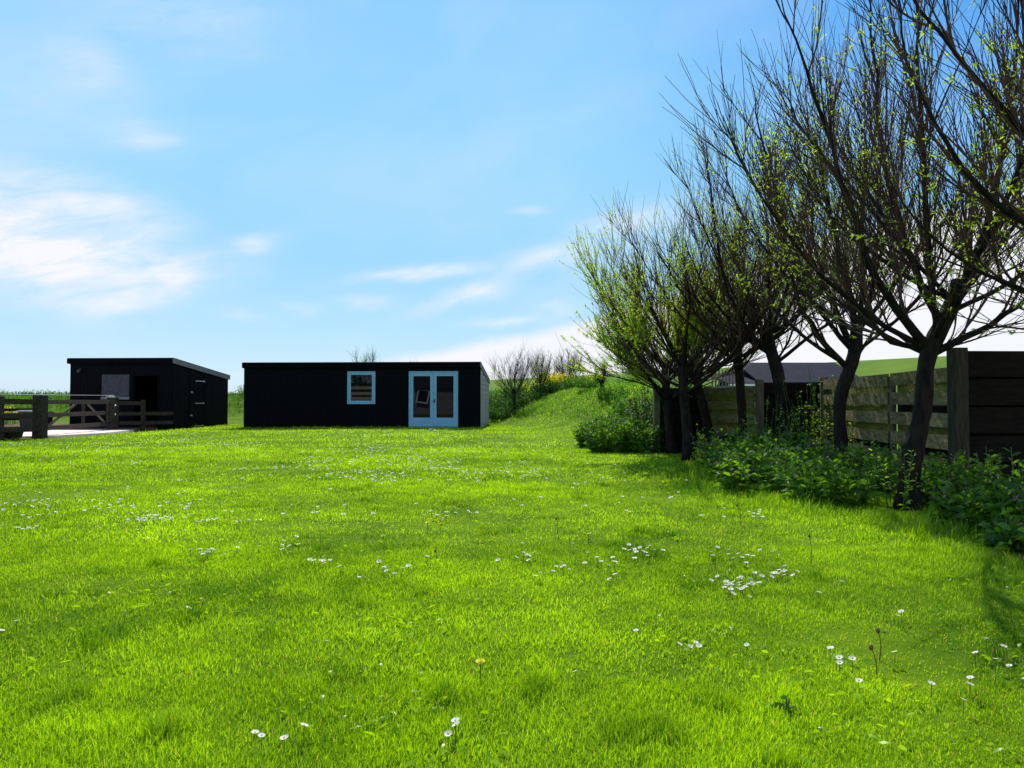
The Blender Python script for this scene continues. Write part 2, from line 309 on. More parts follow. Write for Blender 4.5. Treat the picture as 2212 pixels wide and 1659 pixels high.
# ------------------------------------------------------------ grass and plants as blades
def blades(P3, h, w, lean=.35, bias=(0, 0), rnd=None):
    n = len(P3); a = rng.random(n)*2*math.pi; side = np.stack([np.cos(a), np.sin(a), np.zeros(n)], 1)
    la = rng.random(n)*2*math.pi; lm = lean*rng.random(n)*h; ld = np.stack([np.cos(la)*lm+bias[0]*h, np.sin(la)*lm+bias[1]*h, np.zeros(n)], 1)
    up = np.array([0, 0, 1.])
    b0 = P3-side*w[:, None]/2; b1 = P3+side*w[:, None]/2
    mid = P3+up*(h*.55)[:, None]+ld*.35; m0 = mid-side*w[:, None]*.42; m1 = mid+side*w[:, None]*.42
    tip = P3+up*(h*(1-.12*lm/h))[:, None]+ld
    V = np.stack([b0, b1, m0, m1, tip], 1).reshape(-1, 3); o = np.arange(n)[:, None]*5
    T = np.concatenate([o+np.array([0, 1, 3]), o+np.array([0, 3, 2]), o+np.array([2, 3, 4])])
    r = np.repeat(rng.random(n) if rnd is None else rnd, 5); return V, T, r
def leaves(B, D, L, W, droop=.3, rnd=None):
    """lens-shaped leaves from base B along D, length L, width W, bending down"""
    n = len(B); D = norm(D); ref = rng.normal(size=(n, 3)); S = norm(np.cross(D, ref)); dn = np.zeros((n, 3)); dn[:, 2] = -1
    Lc, Wc = L[:, None], W[:, None]
    c1 = B+D*Lc*.35+dn*Lc*droop*.08; c2 = B+D*Lc*.7+dn*Lc*droop*.35; tp = B+D*Lc+dn*Lc*droop
    nf = np.cross(D, S)*Wc*.12
    V = np.stack([B, c1-S*Wc*.5+nf, c1+S*Wc*.5+nf, c2-S*Wc*.38+nf, c2+S*Wc*.38+nf, tp], 1).reshape(-1, 3); o = np.arange(n)[:, None]*6
    T = np.concatenate([o+np.array([0, 2, 1]), o+np.array([1, 2, 4]), o+np.array([1, 4, 3]), o+np.array([3, 4, 5])])
    r = np.repeat(rng.random(n) if rnd is None else rnd, 6); return V, T, r
def merge(parts):
    V = []; T = []; Rn = []; o = 0
    for v, t, r in parts: V.append(v); T.append(t+o); Rn.append(r); o += len(v)
    return np.concatenate(V), np.concatenate(T), np.concatenate(Rn)

SHED_Y = np.array([math.sin(R(3)), math.cos(R(3))])
def lawn_mask(x, y):
    pav = (x < -12.6) & (y > 19.0) & (x > -40) & ((x < -13.1) | (y < 25)) & (y > 19.2+(-14.2-x)*.27*0) & ~((x > -14.3) & (y < 20.3+(x+14.3)*1.2))
    pav = (x < -13.0-.25*(vnoise(x, y, 2.)-.5)*2) & (y > 18.6+np.clip(x+15.2, -2, 1.8)*.95+.5*(vnoise(x, y, 1.7)-.5)) 
    s1 = (x < -1.45) & (x > -11.2) & (y > 29.15-(x+1.33)*.0524) & (y < 33.4); s2 = (x < -13.2) & (y > 26)
    return ~(pav | s1 | s2)
fringe_pts = np.array([(3.0, 11.6), (2.75, 10.4), (2.45, 9.3), (2.3, 8.2), (2.65, 7.3), (2.95, 6.6), (3.35, 6.1), (3.4, 5.4), (3.25, 4.7), (3.6, 4.2), (4.6, 4.2)])
def seg_d(x, y, pts):
    d = np.full(np.shape(x), 1e9)
    for (ax, ay), (bx, by) in zip(pts[:-1], pts[1:]):
        dx, dy = bx-ax, by-ay; t = np.clip(((x-ax)*dx+(y-ay)*dy)/(dx*dx+dy*dy), 0, 1); d = np.minimum(d, np.hypot(x-ax-t*dx, y-ay-t*dy))
    return d
wall_pts = [(-13.0, 27.2), (-12.85, 31.8)], [(-17.4, 26.9), (-13.1, 27.2)], [(-11.2, 29.35), (-1.3, 28.8)], [(-1.2, 28.9), (-1.0, 33)], [(-13.9, 19.3), (-13.5, 20.3), (-13.0, 22), (-13.6, 25.2), (-13.2, 26.6)]
def lawn():
    parts = []
    for (y0, y1, n, hb, wb) in ((1.1, 2.6, 150000, .028, .0030), (2.6, 5, 200000, .027, .0040), (5, 9, 160000, .028, .0068), (9, 16, 120000, .032, .012), (16, 36, 120000, .04, .021)):
        u = rng.random(n*2); y = np.sqrt(y0**2+u*(y1**2-y0**2)); x = (rng.random(n*2)*2-1)*(y*.80+.9)
        clump = vnoise(x, y, 9.)*.5+vnoise(x, y, 3.)*.5
        keep = (rng.random(n*2) < .28+.72*clump) & lawn_mask(x, y) & (x < 6.2); idx = np.where(keep)[0][:n]; x, y = x[idx], y[idx]; n_ = len(x)
        z = height(x, y)-.004
        big = vnoise(x, y, .55)*.6+vnoise(x, y, 1.7)*.4; tuft = np.clip((vnoise(x+31, y+7, 4.6)-.70)*6, 0, 1)*np.clip((vnoise(x+3, y+70, 9.)-.40)*3, 0, 1)
        h = hb*(.50+.55*big+.35*vnoise(x+55, y+12, 6.))*(.5+rng.random(n_)*.85)*(1+1.1*tuft)
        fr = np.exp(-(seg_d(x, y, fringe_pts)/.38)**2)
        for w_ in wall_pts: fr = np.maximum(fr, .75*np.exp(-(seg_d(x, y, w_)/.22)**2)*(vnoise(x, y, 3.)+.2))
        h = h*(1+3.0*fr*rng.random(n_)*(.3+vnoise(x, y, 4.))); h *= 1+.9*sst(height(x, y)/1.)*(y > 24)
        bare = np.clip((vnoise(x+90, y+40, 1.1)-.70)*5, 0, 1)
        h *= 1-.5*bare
        med = vnoise(x+55, y+12, 6.); r = np.clip(.48+.27*rng.normal(size=n_)+.38*(big-.5)+.6*(med-.5)-.55*tuft-.85*fr+.11*np.clip((y-5)/6, -1, 1), 0, .97); dry = rng.random(n_) < .012+.05*bare; r[dry] = .995  # painted in: plant-edge shade darkens fringe blades, grazing light yellows the far lawn
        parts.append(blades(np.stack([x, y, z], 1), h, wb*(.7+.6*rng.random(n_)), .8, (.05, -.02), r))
    # broad-leaved weeds in the sward
    n = 9000; y = 1.2+8*rng.random(n)**1.2; x = (rng.random(n)*2-1)*(y*.8+.5); k_ = vnoise(x, y, 2.3) > .60; x, y = x[k_], y[k_]; n = len(x); a = rng.random(n)*6.28
    parts.append(leaves(np.stack([x, y, height(x, y)+.012], 1), np.stack([np.cos(a), np.sin(a), .35+rng.random(n)*.7], 1), .022+.03*rng.random(n), .008+.008*rng.random(n), .3, .15+.7*rng.random(n)))
    V, T, r = merge(parts)
    tag(fast('grass', V, T, M['grass'], r), 'short bright green grass blades covering the lawn', 'grass', kind='stuff')
lawn()

def bank_weeds():
    n = 260000; x = -70+82*rng.random(n); y = 18+33*rng.random(n); z = height(x, y)
    k_ = (z > .22+.25*vnoise(x, y, .8)) & (y < 50) & (rng.random(n) < .35+.65*vnoise(x, y, .9)) & (np.abs(x) < y*.80+3)
    x, y, z = x[k_], y[k_], z[k_]; n = len(x); lush = vnoise(x, y, .5); lum = vnoise(x+20, y, 1.4)
    path = np.exp(-(seg_d(x, y, [(1.2, 22), (2.2, 30), (3.0, 36), (4.6, 41)])/1.6)**2)
    left = (x < .8)
    h = np.where(left, .16+.42*lush*lum+.12*lum, .13+.30*lum*(.4+lush))*(1-.55*path)*(.6+.7*rng.random(n)); w = .022+.02*rng.random(n)
    r = np.clip(.22+.50*(1-lush)*(~left)+.25*rng.normal(size=n)+.35*path+.5*(lum-.25), 0, 1)
    half = rng.random(n) < .5
    p1 = blades(np.stack([x, y, z-.02], 1)[half], h[half], w[half], .5, (0, 0), r[half])
    o = ~half; m = o.sum(); a = rng.random(m)*6.28; hh = h[o]*rng.random(m)
    p2 = leaves(np.stack([x[o], y[o], z[o]+hh], 1), np.stack([np.cos(a), np.sin(a), rng.random(m)-.1], 1), .07+.10*rng.random(m), .03+.035*rng.random(m), .4, r[o]*.9)
    V, T, r = merge([p1, p2]); tag(fast('bank_weeds', V, T, M['weeds'], r), 'rough tall weeds and nettles covering the low bank behind the sheds', 'weeds', kind='stuff')
    # small white umbels among them
    n = 2600; x = -60+66*rng.random(n); y = 24+22*rng.random(n); z = height(x, y); k_ = (z > .5) & (vnoise(x, y, .6) > .48) & (np.abs(x) < y*.8+2); x, y, z = x[k_], y[k_], z[k_]; n = len(x)
    V = []; 
    B = np.stack([x, y, z+.25+.35*rng.random(n)], 1); B = np.repeat(B, 4, 0)+rng.normal(size=(n*4, 3))*np.array([.05, .05, .012]); a = rng.random(len(B))*6.28
    V, T, r = leaves(B, np.stack([np.cos(a), np.sin(a), np.zeros(len(B))], 1), np.full(len(B), .035), np.full(len(B), .028), .1)
    tag(fast('white_umbels', V, T, M['umbel'], r), 'scattered tiny white flower heads among the weeds on the bank', 'flowers', kind='stuff')
bank_weeds()

# ------------------------------------------------------------ sheds
def shed(name, corner, w, d, zf, zb, label, sidemat):
    e = empty(name, (corner[0], corner[1], 0), R(-3)); tag(e, label, 'shed')
    # local frame: x from -w..0 (front left .. front right), y 0..d, z up
    def zt(y): return zf-.05+(zb-zf)*y/d
    def vwall(a, b, openings=()):      # vertical boards between plan points a,b
        a = np.array(a); b = np.array(b); L = np.linalg.norm(b-a); u = (b-a)/L; nrm = np.array([u[1], -u[0]]); mb = MB(); nb = int(L/.14); bw = L/nb
        for i in range(nb):
            s0, s1 = i*bw+.004, (i+1)*bw-.004; c = (s0+s1)/2; th = .022+.004*random.random(); segs = [(-.05, None)]
            for (o0, o1, z0, z1) in openings:
                if o0 < c < o1:
                    segs = ([(-.05, z0)] if z0 > 0 else [])+[(z1, None)]
            for z0, z1 in segs:
                q = []
                for s, t_ in ((s0, 0), (s1, 0), (s1, -.03), (s0, -.03)): q.append(a+u*s+nrm*(t_+th*(t_ == 0)))
                mb.hexa([(p[0], p[1], z0) for p in q], [(p[0], p[1], (zt(p[1]) if z1 is None else z1)) for p in q])
        return mb
    return e, zt, vwall
main, ztm, vw = shed('garden_shed', (-1.33, 29.0), 9.81, 4.3, 2.65, 2.1, 'long black flat-fronted shed with a blue-framed window and blue double glass door', None)
def u_of(px, corner, w):   # pixel column -> local x on the front plane
    k_ = (px-512)/FPX; c, s = math.cos(R(3)), math.sin(R(3))
    # X = cx + u*c ; Y = cy - u*s ; X = k Y
    return (k_*corner[1]-corner[0])/(c+k_*s)
CM = (-1.33, 29.0)
wx0, wx1 = u_of(347.6, CM, 0), u_of(375.5, CM, 0); dx0, dx1 = u_of(409, CM, 0), u_of(458.1, CM, 0)
WZ0, WZ1 = .955, 2.30; DZ1 = 2.30
fw = vw((-9.81, 0), (0, 0), [(wx0+9.81-.02, wx1+9.81+.02, WZ0, WZ1), (dx0+9.81-.02, dx1+9.81+.02, -.05, DZ1)])
fw.build('front_wall', M['black'], main)
vw((-9.81, 4.3), (-9.81, 0)).build('side_wall', M['black'], main)
vw((0, 4.3), (-9.81, 4.3)).build('back_wall', M['black'], main)
mb = MB()                                            # silvered lap boards on the right flank
nc = 13
for i in range(nc):
    z0 = -.05+i*.205; z1 = z0+.215
    def ylim(z): return 4.3 if z < ztm(4.3) else max(.02, (z-ztm(0))/(ztm(4.3)-ztm(0))*4.3)
    y1 = ylim(z1)
    if z0 > ztm(0): break
    z1c = min(z1, ztm(0)-.01)
    for (ya, yb) in ((.05, min(2.18, y1)), (2.19, y1)):
        if yb-ya < .05: continue
        mb.hexa([(.0, ya, z0), (.040, ya, z0), (.040, yb, z0), (.0, yb, z0)], [(.0, ya, z1c), (.018, ya, z1c), (.018, yb, z1c), (.0, yb, z1c)])
mb.build('side_cladding', M['greyboard'], main)
mb = MB(); mb.hexa([(-.03, .0, -.05), (-.002, .0, -.05), (-.002, 4.3, -.05), (-.03, 4.3, -.05)], [(-.03, .0, ztm(0)), (-.002, .0, ztm(0)), (-.002, 4.3, ztm(4.3)), (-.03, 4.3, ztm(4.3))])
mb.box(.0, .045, -.03, .045, -.05, ztm(0)-.01); mb.build('inner_side_wall', M['trimblack'], main)
def roof(e, w, d, zf, zb, sidefm, oh=.07, fh=.2):
    mb = MB(); z = lambda y: zf+(zb-zf)*y/d
    y0, y1 = -.10, d+.08
    mb.hexa([(-w-oh, y0, z(y0)-.045), (oh, y0, z(y0)-.045), (oh, y1, z(y1)-.045), (-w-oh, y1, z(y1)-.045)], [(-w-oh, y0, z(y0)), (oh, y0, z(y0)), (oh, y1, z(y1)), (-w-oh, y1, z(y1))])
    r = mb.build('roof', M['roof'], e)
    mb = MB(); mb.box(-w-oh, oh, y0-.024, y0-.001, z(y0)-.20, z(y0)-.01); mb.build('front_fascia', M['trimblack'], r)
    mb = MB(); mb.box(-w-oh-.01, oh+.028, y0-.034, y0+.02, z(y0)+.001, z(y0)+.018); mb.hexa([(oh, y0+.021, z(y0)+.001), (oh+.028, y0+.021, z(y0)+.001), (oh+.028, y1, z(y1)+.001), (oh, y1, z(y1)+.001)], [(oh, y0+.021, z(y0)+.018), (oh+.028, y0+.021, z(y0)+.018), (oh+.028, y1, z(y1)+.018), (oh, y1, z(y1)+.018)])
    mb.build('roof_edge_strip', M['darktrim'], r)
    for sx_, m_ in ((oh+.001, sidefm), (-w-oh-.023, M['trimblack'])):
        mb = MB(); mb.hexa([(sx_, y0-.022, z(y0)-fh), (sx_+.022, y0-.022, z(y0)-fh), (sx_+.022, y1, z(y1)-fh), (sx_, y1, z(y1)-fh)], [(sx_, y0-.022, z(y0)-.003), (sx_+.022, y0-.022, z(y0)-.003), (sx_+.022, y1, z(y1)-.003), (sx_, y1, z(y1)-.003)])
        mb.build('side_fascia', m_, r)
roof(main, 9.81, 4.3, 2.65, 2.1, M['greytrim'], .04)
def frame(mb, x0, x1, z0, z1, t, y0, y1, tb=None):
    tb = t if tb is None else tb
    mb.box(x0, x1, y0, y1, z1-t, z1); mb.box(x0, x1, y0, y1, z0, z0+tb); mb.box(x0, x0+t, y0, y1, z0+tb, z1-t); mb.box(x1-t, x1, y0, y1, z0+tb, z1-t)
mb = MB(); frame(mb, wx0, wx1, WZ0, WZ1, .055, -.06, .03); win = mb.build('window', M['blue'], main, bevel=.004)
mb = MB(); frame(mb, wx0+.058, wx1-.058, WZ0+.058, WZ1-.058, .085, -.045, .02); mb.build('sash', M['blue'], win, bevel=.004)
mb = MB(); mb.box(wx0+.14, wx1-.14, -.012, -.006, WZ0+.14, WZ1-.14); mb.build('pane', M['glass'], win)
mb = MB(); frame(mb, dx0, dx1, .0, DZ1, .055, -.06, .03, .03); door = mb.build('double_door', M['blue'], main, bevel=.004)
dm = (dx0+dx1)/2; pz0, pz1 = .40, 2.10
for a_, b_, hx in ((dx0+.058, dm-.004, None), (dm+.004, dx1-.058, 1)):
    mb = MB(); mb.box(a_, b_, -.045, .01, DZ1-.06-(DZ1-.06-pz1), DZ1-.06); mb.box(a_, b_, -.045, .01, .04, pz0)
    L1 = a_+.125; L2 = b_-.125
    mb.box(a_, L1, -.045, .01, pz0, pz1); mb.box(L2, b_, -.045, .01, pz0, pz1)
    mb.box(a_+.10, b_-.10, -.052, -.0451, .20, .225)
    lf = mb.build('door_leaf', M['blue'], door, bevel=.003)
    mb = MB(); mb.box(L1, L2, -.016, -.010, pz0, pz1); mb.build('pane', M['glass'], door)
mb = MB(); mb.box(dm+.045, dm+.075, -.062, -.046, 1.0, 1.16); mb.bar((dm+.06, -.085, 1.08), (dm-.05, -.085, 1.08), .016, .016); mb.box(dm+.052, dm+.068, -.085, -.06, 1.072, 1.088); mb.build('handle', M['trimblack'], door)
# left shed (stable)
CS = (-13.15, 27.5); W2 = 4.09; D2 = 4.7; B2 = 2.25
st, zts, vw2 = shed('stable_shed', CS, W2, D2, 2.72, B2, 'smaller black lean-to stable with a pale grey sloping fascia behind the wooden gate', None)
def u2(px): return u_of(px, CS, 0)
s1x = 1350/4
def zy(py, Y): return EYE+(403-py)*Y/FPX
g0, g1 = u2(880/8.64), u2(1120/8.64); o0, o1 = u2(1165/8.64), u2(1365/8.64)
GZ1 = zy((1350+318/2.16)/4, 27.6); GZ0 = zy((1350+515/2.16)/4, 27.6)
vw2((-W2, 0), (0, 0), [(g0+W2, g1+W2, .0, GZ1), (o0+W2, o1+W2, -.05, GZ1-.02)]).build('front_wall', M['black'], st)
vw2((0, 0), (0, D2)).build('side_wall', M['black'], st); vw2((-W2, D2), (-W2, 0)).build('side_wall', M['black'], st); vw2((0, D2), (-W2, D2)).build('back_wall', M['black'], st)
roof(st, W2, D2, 2.72, B2, M['greytrim'], .06, .19)
mb = MB(); mb.box(g0+.01, g1-.01, -.03, .0, GZ0, GZ1-.01); p_ = mb.build('hatch_panel', M['panelgrey'], st)
mb = MB(); mb.box(g0-.01, g1+.01, -.06, .0, GZ0-.09, GZ0-.004); mb.build('hatch_sill', M['greytrim'], st)
mb = MB(); mb.box(g0+.01, g1-.01, -.02, .01, .0, GZ0-.094); mb.build('lower_panel', M['black'], st)
mb = MB(); mb.box(o0-.08, o0-.005, -.055, .02, -.02, GZ1-.02); mb.box(o1+.005, o1+.06, -.05, .02, -.02, GZ1-.02); mb.box(o0-.004, o1+.004, -.05, .02, GZ1-.07, GZ1-.02); mb.build('door_frame', M['trimblack'], st)
mb = MB(); mb.box(-W2+.05, -.05, .05, D2-.05, .01, .03); mb.build('floor_slab', M['soil'], st)
lx = u2(690/8.64); lz = zy((1350+290/2.16)/4, 27.6)
mb = MB(); mb.tube([(lx, -.03, lz), (lx, -.10, lz), (lx, -.14, lz-.02)], [.05, .075, .06], 10); mb.box(lx-.03, lx+.06, -.05, -.02, lz+.04, lz+.09); mb.build('wall_lamp', M['panelgrey'], st, smooth=True)
# side door on the right flank: hinges and latch
def vside(px, py):   # local y,z on plane x=0 of stable
    k_ = (px-512)/FPX; s, c = math.sin(R(3)), math.cos(R(3)); v = (k_*CS[1]-CS[0])/(s-k_*c); Y = CS[1]+v*c; return v, zy(py, Y)
mb = MB(); v0, _ = vside(1635/8.64, 400); v1, _ = vside(1765/8.64, 400); zb_ = zts(v1)-.25
frame(mb, 0, 1, 0, 1, .02, 0, .1)
mb = MB()
for a_, b_, c_, d_ in ((v0, v0+.05, .05, zb_), (v1-.05, v1, .05, zb_), (v0+.05, v1-.05, zb_-.05, zb_)): mb.box(.027, .040, a_, b_, c_, d_)
sdoor = mb.build('side_door', M['trimblack'], st)
for (xa, xb, yy) in ((1680, 1756, 375), (1678, 1752, 568), (1675, 1748, 765)):
    va, za = vside(xa/8.64, (1350+yy/2.16)/4); vb, _ = vside(xb/8.64, 400); mb = MB(); mb.box(.041, .056, va, vb, za-.018, za+.018); mb.box(.041, .07, vb-.06, vb, za-.035, za+.035); mb.build('hinge', M['metal'], sdoor)
for (xa, yy) in ((1645, 472), (1643, 672)):
    va, za = vside(xa/8.64, (1350+yy/2.16)/4); mb = MB(); mb.box(.041, .07, va-.06, va+.06, za-.03, za+.03); mb.bar((.08, va-.05, za), (.08, va+.06, za-.03), .02, .02); mb.build('latch', M['metal'], sdoor)

# pale stones by the door
for i, (x_, y_, s_) in enumerate(((1560, 998, .09), (1618, 1018, .07), (1435, 996, .06), (1100, 994, .06))):
    px, py = (1300+x_/3.687)/4, (1450+y_/3.687)/4; p = G(px, py+.6); mb = MB()
    pts = [(0, 0, -.02), (0, 0, s_*.3), (0, 0, s_*.7), (0, 0, s_*.85)]; mb.tube([(p[0]+a, p[1]+b, c) for a, b, c in pts], [s_*.8, s_, s_*.7, s_*.2], 7)
    o = mb.build('stone', M['stone'], smooth=True)
    tag(o, ['largest pale stone on the ground in front of the blue double door', 'smaller pale stone right of the largest one below the blue door', 'pale stone below the left edge of the blue double door', 'lone pale stone at the shed foot between window and door'][i], 'stone', 'stones at the foot of the long shed')

# ------------------------------------------------------------ paddock fence and gate
def rail_piece(mb, a, b, h=.13, t=.04): mb.bar(a, b, t, h)
def post_thing(name, x, y, w, h, label, cat='fence post', m='rail'):
    mb = MB(); mb.box(-w/2, w/2, -w/2, w/2, -.3, h)
    o = mb.build(name, M[m], bevel=.012); o.location = (x, y, 0); o.rotation_euler = (0, 0, R(8)); tag(o, label, cat); return o
PA = (-13.95, 19.3); P1 = (-13.48, 20.3); P2 = (-14.16, 25.2); P3 = (-13.6, 26.2); P4 = (-13.0, 27.25)
e = empty('paddock_fence', (*PA, 0)); tag(e, 'three-rail brown wooden fence left of the gate at the photo edge', 'fence')
def L_(p, z): return (p[0]-PA[0], p[1]-PA[1], z)
far_l = (-17.5, 17.3)
mb = MB(); mb.box(-.10, .10, -.10, .10, -.3, 1.19); mb.build('post', M['rail'], e, bevel=.01)
mb = MB(); c_ = L_(far_l, 0); mb.box(c_[0]-.1, c_[0]+.1, c_[1]-.1, c_[1]+.1, -.3, 1.15); mb.build('post', M['rail'], e, bevel=.01)
mb = MB(); c_ = L_(P1, 0); mb.box(c_[0]-.15, c_[0]+.15, c_[1]-.13, c_[1]+.13, -.3, 1.23); mb.build('gate_post', M['rail'], e, bevel=.015)
for z in (1.04, .645, .27):
    for a, b in ((far_l, PA), (PA, P1)):
        mb = MB(); off = -.13; rail_piece(mb, (L_(a, z)[0]+.05, L_(a, z)[1]+off, z+.01), (L_(b, z)[0]-.02, L_(b, z)[1]+off, z-.01), .15, .045); mb.build('rail', M['rail'], e, bevel=.004)
# gate
e = empty('field_gate', (*P1, 0)); tag(e, 'brown wooden field gate with diagonal braces between two thick posts', 'gate')
gv = np.array(P2)-np.array(P1); gl = np.linalg.norm(gv); gu = gv/gl
def gp(s, z, off=0): return (gu[0]*s*gl-gu[1]*off, gu[1]*s*gl+gu[0]*off, z)
for z in (1.03, .65, .27):
    mb = MB(); rail_piece(mb, gp(.045, z), gp(.955, z), .13, .04); mb.build('rail', M['rail'], e, bevel=.004)
for s in (.06, .56, .94):
    mb = MB(); mb.bar(gp(s, .16, .045), gp(s, 1.09, .045), .05, .09); mb.build('upright', M['rail'], e)
for a, b in (((.10, .30), (.46, .98)), ((.90, .30), (.62, .98))):
    mb = MB(); mb.bar(gp(*a, .045), gp(*b, .045), .035, .07); mb.build('brace', M['post'], e)
# fence on to the stable
e = empty('paddock_fence', (*P2, 0)); tag(e, 'short wooden fence from the thick capped post to the black stable', 'fence')
def l2(p, z): return (p[0]-P2[0], p[1]-P2[1], z)
mb = MB(); mb.box(-.15, .15, -.13, .13, -.3, 1.2); mb.build('gate_post', M['rail'], e, bevel=.015)
mb = MB(); mb.box(-.17, .17, -.15, .15, 1.201, 1.225); mb.bar((-.12, -.02, 1.25), (.06, -.02, 1.25), .05, .035); mb.build('post_cap', M['metal'], e)
mb = MB(); c_ = l2(P3, 0); mb.box(c_[0]-.06, c_[0]+.06, c_[1]-.06, c_[1]+.06, -.3, 1.12); mb.build('post', M['rail'], e)
mb = MB(); mb.bar(l2(P2, 1.0), l2(P3, .99), .04, .13); mb.build('rail', M['rail'], e)
for z in (.62, .28):
    mb = MB(); mb.bar(l2(P2, z), l2(P4, z-.02), .04, .13); mb.build('rail', M['rail'], e)
for z in (.92, .60):
    mb = MB(); mb.tube([(.155, -.15, z-.03), (.19, -.17, z), (.155, -.15, z+.03)], [.018]*3, 6); mb.build('insulator', M['metal'], e)
mb = MB(); pts = [np.array((*P2, 1.27)), np.array((-14.8, 24.4, 1.27)), np.array((-16.0, 23, 1.28)), np.array((-20, 18.5, 1.3))]; mb.tube(pts, [.005]*4, 4); tag(mb.build('fence_wire', M['metal']), 'thin pale electric wire strung above the gate from the capped post', 'wire')
# inner paddock rails
e = empty('inner_fence', (-21, 29.5, 0)); tag(e, 'darker low rail fence deeper inside the paddock behind the gate', 'fence')
for i in range(8):
    x = -11+i*1.75
    mb = MB(); mb.box(x-.055, x+.055, -.05, .05, -.2, .98-.02*(i % 3)); mb.build('post', M['rail'], e)
    if i < 7:
        for z in (.72, .34): mb = MB(); mb.bar((x, -.075, z), (x+1.75, -.075, z), .04, .12); mb.build('rail', M['brownshade'], e)
# feed tub under the fence
mb = MB(); mb.tube([(0, 0, 0), (0, 0, .12), (0, 0, .24), (0, 0, .245), (0, 0, .07)], [.25, .28, .32, .29, .25], 20, False); mb.add([(0, 0, .07)]+[(.25*math.cos(a*math.pi/10), .25*math.sin(a*math.pi/10), .07) for a in range(20)], [(0, i+1, (i+1) % 20+1) for i in range(20)])
o = mb.build('feed_tub', M['tub'], smooth=True); o.location = (-13.98, 19.85, .03); tag(o, 'low black feed tub on the concrete under the left fence rails', 'tub')
mb = MB(); mb.tube([(.325*math.cos(a*math.pi/12), .325*math.sin(a*math.pi/12), .235) for a in range(25)], [.012]*25, 5, False); q_ = mb.build('rim', M['blueplastic'], o)
# low dark water trough with pale lip inside the paddock
e = empty('water_trough', (-18.15, 27.0, .05)); tag(e, 'dark trough with a pale curved lip seen between the fence rails', 'trough')
mb = MB(); mb.hexa([(-.35, -.25, 0), (.5, -.25, 0), (.5, .25, 0), (-.35, .25, 0)], [(-.42, -.3, .62), (.55, -.3, .62), (.55, .3, .62), (-.42, .3, .62)]); mb.build('basin', M['tub'], e)
mb = MB(); mb.tube([(-.56, -.32, .58), (-.44, -.33, .635), (-.30, -.33, .66), (.15, -.33, .66)], [.022]*4, 6); mb.build('lip', M['metal'], e)

# ------------------------------------------------------------ board fence on the right
def board_run(A, B, zt_, nb, pitch, bh, m_f, m_b, label, zdrop=(0, 0), posts=(0, 1), pw=.12, joint=None, off=.05, postmat='post', pz=.05, backs=True):
    A = np.array(A, float); B = np.array(B, float); L = np.linalg.norm(B-A); u = (B-A)/L; n = np.array([u[1], -u[0]])
    if n @ (-A) < 0: n = -n
    e = empty('board_fence', (*A, 0)); tag(e, label, 'fence', 'zigzag runs of the wooden board fence')
    def pt(s, o, z): p = u*s*L+n*o; return (p[0], p[1], z)
    cuts = [0]+([joint] if joint else [])+[1]
    for ci in range(len(cuts)-1):
        s0, s1 = cuts[ci]+.01, cuts[ci+1]-.01
        for i in range(nb):
            for row in (0, 1):
                if row == 1 and not backs: continue
                top = zt_-i*pitch-(row*pitch*.5)
                o_ = off if row == 0 else -off; j = random.uniform(-.006, .006)
                d0 = zdrop[0]+(zdrop[1]-zdrop[0])*s0; d1 = zdrop[0]+(zdrop[1]-zdrop[0])*s1; mb = MB()
                h_ = bh if row == 0 else bh*.95
                a, b, c, d = pt(s0, o_, 0), pt(s1, o_, 0), pt(s1, o_-.022, 0), pt(s0, o_-.022, 0)
                zz = (top-d0+j, top-d1-j*.5, top-d1-j*.5, top-d0+j)
                q4 = (a, b, c, d)
                mb.hexa([(p[0], p[1], z-h_) for p, z in zip(q4, zz)], [(p[0], p[1], z) for p, z in zip(q4, zz)]); mb.build('board', m_f if row == 0 else (M['brownshade'] if i > 2 or (ci == 0 and len(cuts) > 2 and i > 0 and i != 2) else m_b), e)  # lower and near-section back boards take the dark colour as painted gap shade
    for s in list(posts)+([joint] if joint else []):
        c = pt(s, 0, 0); d_ = zdrop[0]+(zdrop[1]-zdrop[0])*s; mb = MB()
        hw = pw/2 if s in (0, 1) else .045
        Mx = Matrix.Translation((c[0], c[1], 0)) @ Matrix.Rotation(math.atan2(u[1], u[0]), 4, 'Z'); mb.box(-hw, hw, -hw if s in (0, 1) else -.026, hw if s in (0, 1) else .026, -.3, zt_-d_+(pz if s in (0, 1) else -.04), Mx); mb.build('post', M[postmat], e, bevel=.006)
    return e
F1 = (4.98, 7.98); F2 = (5.46, 12.45); F3 = (4.34, 12.45); F4 = (3.93, 14.25); F5 = (2.9, 14.25)
board_run((4.935, 7.86), (7.4, 8.06), 1.58, 5, .315, .285, M['brownshade'], M['brownshade'], 'nearest dark run of wide boards facing the lawn at the right photo edge', pw=.15, off=.045, pz=.03, postmat='darkpost')
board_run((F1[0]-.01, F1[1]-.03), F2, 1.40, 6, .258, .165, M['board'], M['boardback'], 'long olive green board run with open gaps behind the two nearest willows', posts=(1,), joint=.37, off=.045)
board_run((F2[0]-.08, F2[1]-.02), F3, 1.36, 6, .27, .20, M['brownshade'], M['brownshade'], 'dark shaded middle board run behind the third willow trunk', posts=(1,), off=.045)
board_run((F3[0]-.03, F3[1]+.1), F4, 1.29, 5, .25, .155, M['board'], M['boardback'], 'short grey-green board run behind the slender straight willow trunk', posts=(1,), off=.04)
board_run((F4[0]-.08, F4[1]), F5, 1.30, 5, .25, .19, M['brownshade'], M['brownshade'], 'farthest dark board run hidden behind the leafy willows', posts=(1,), off=.04)
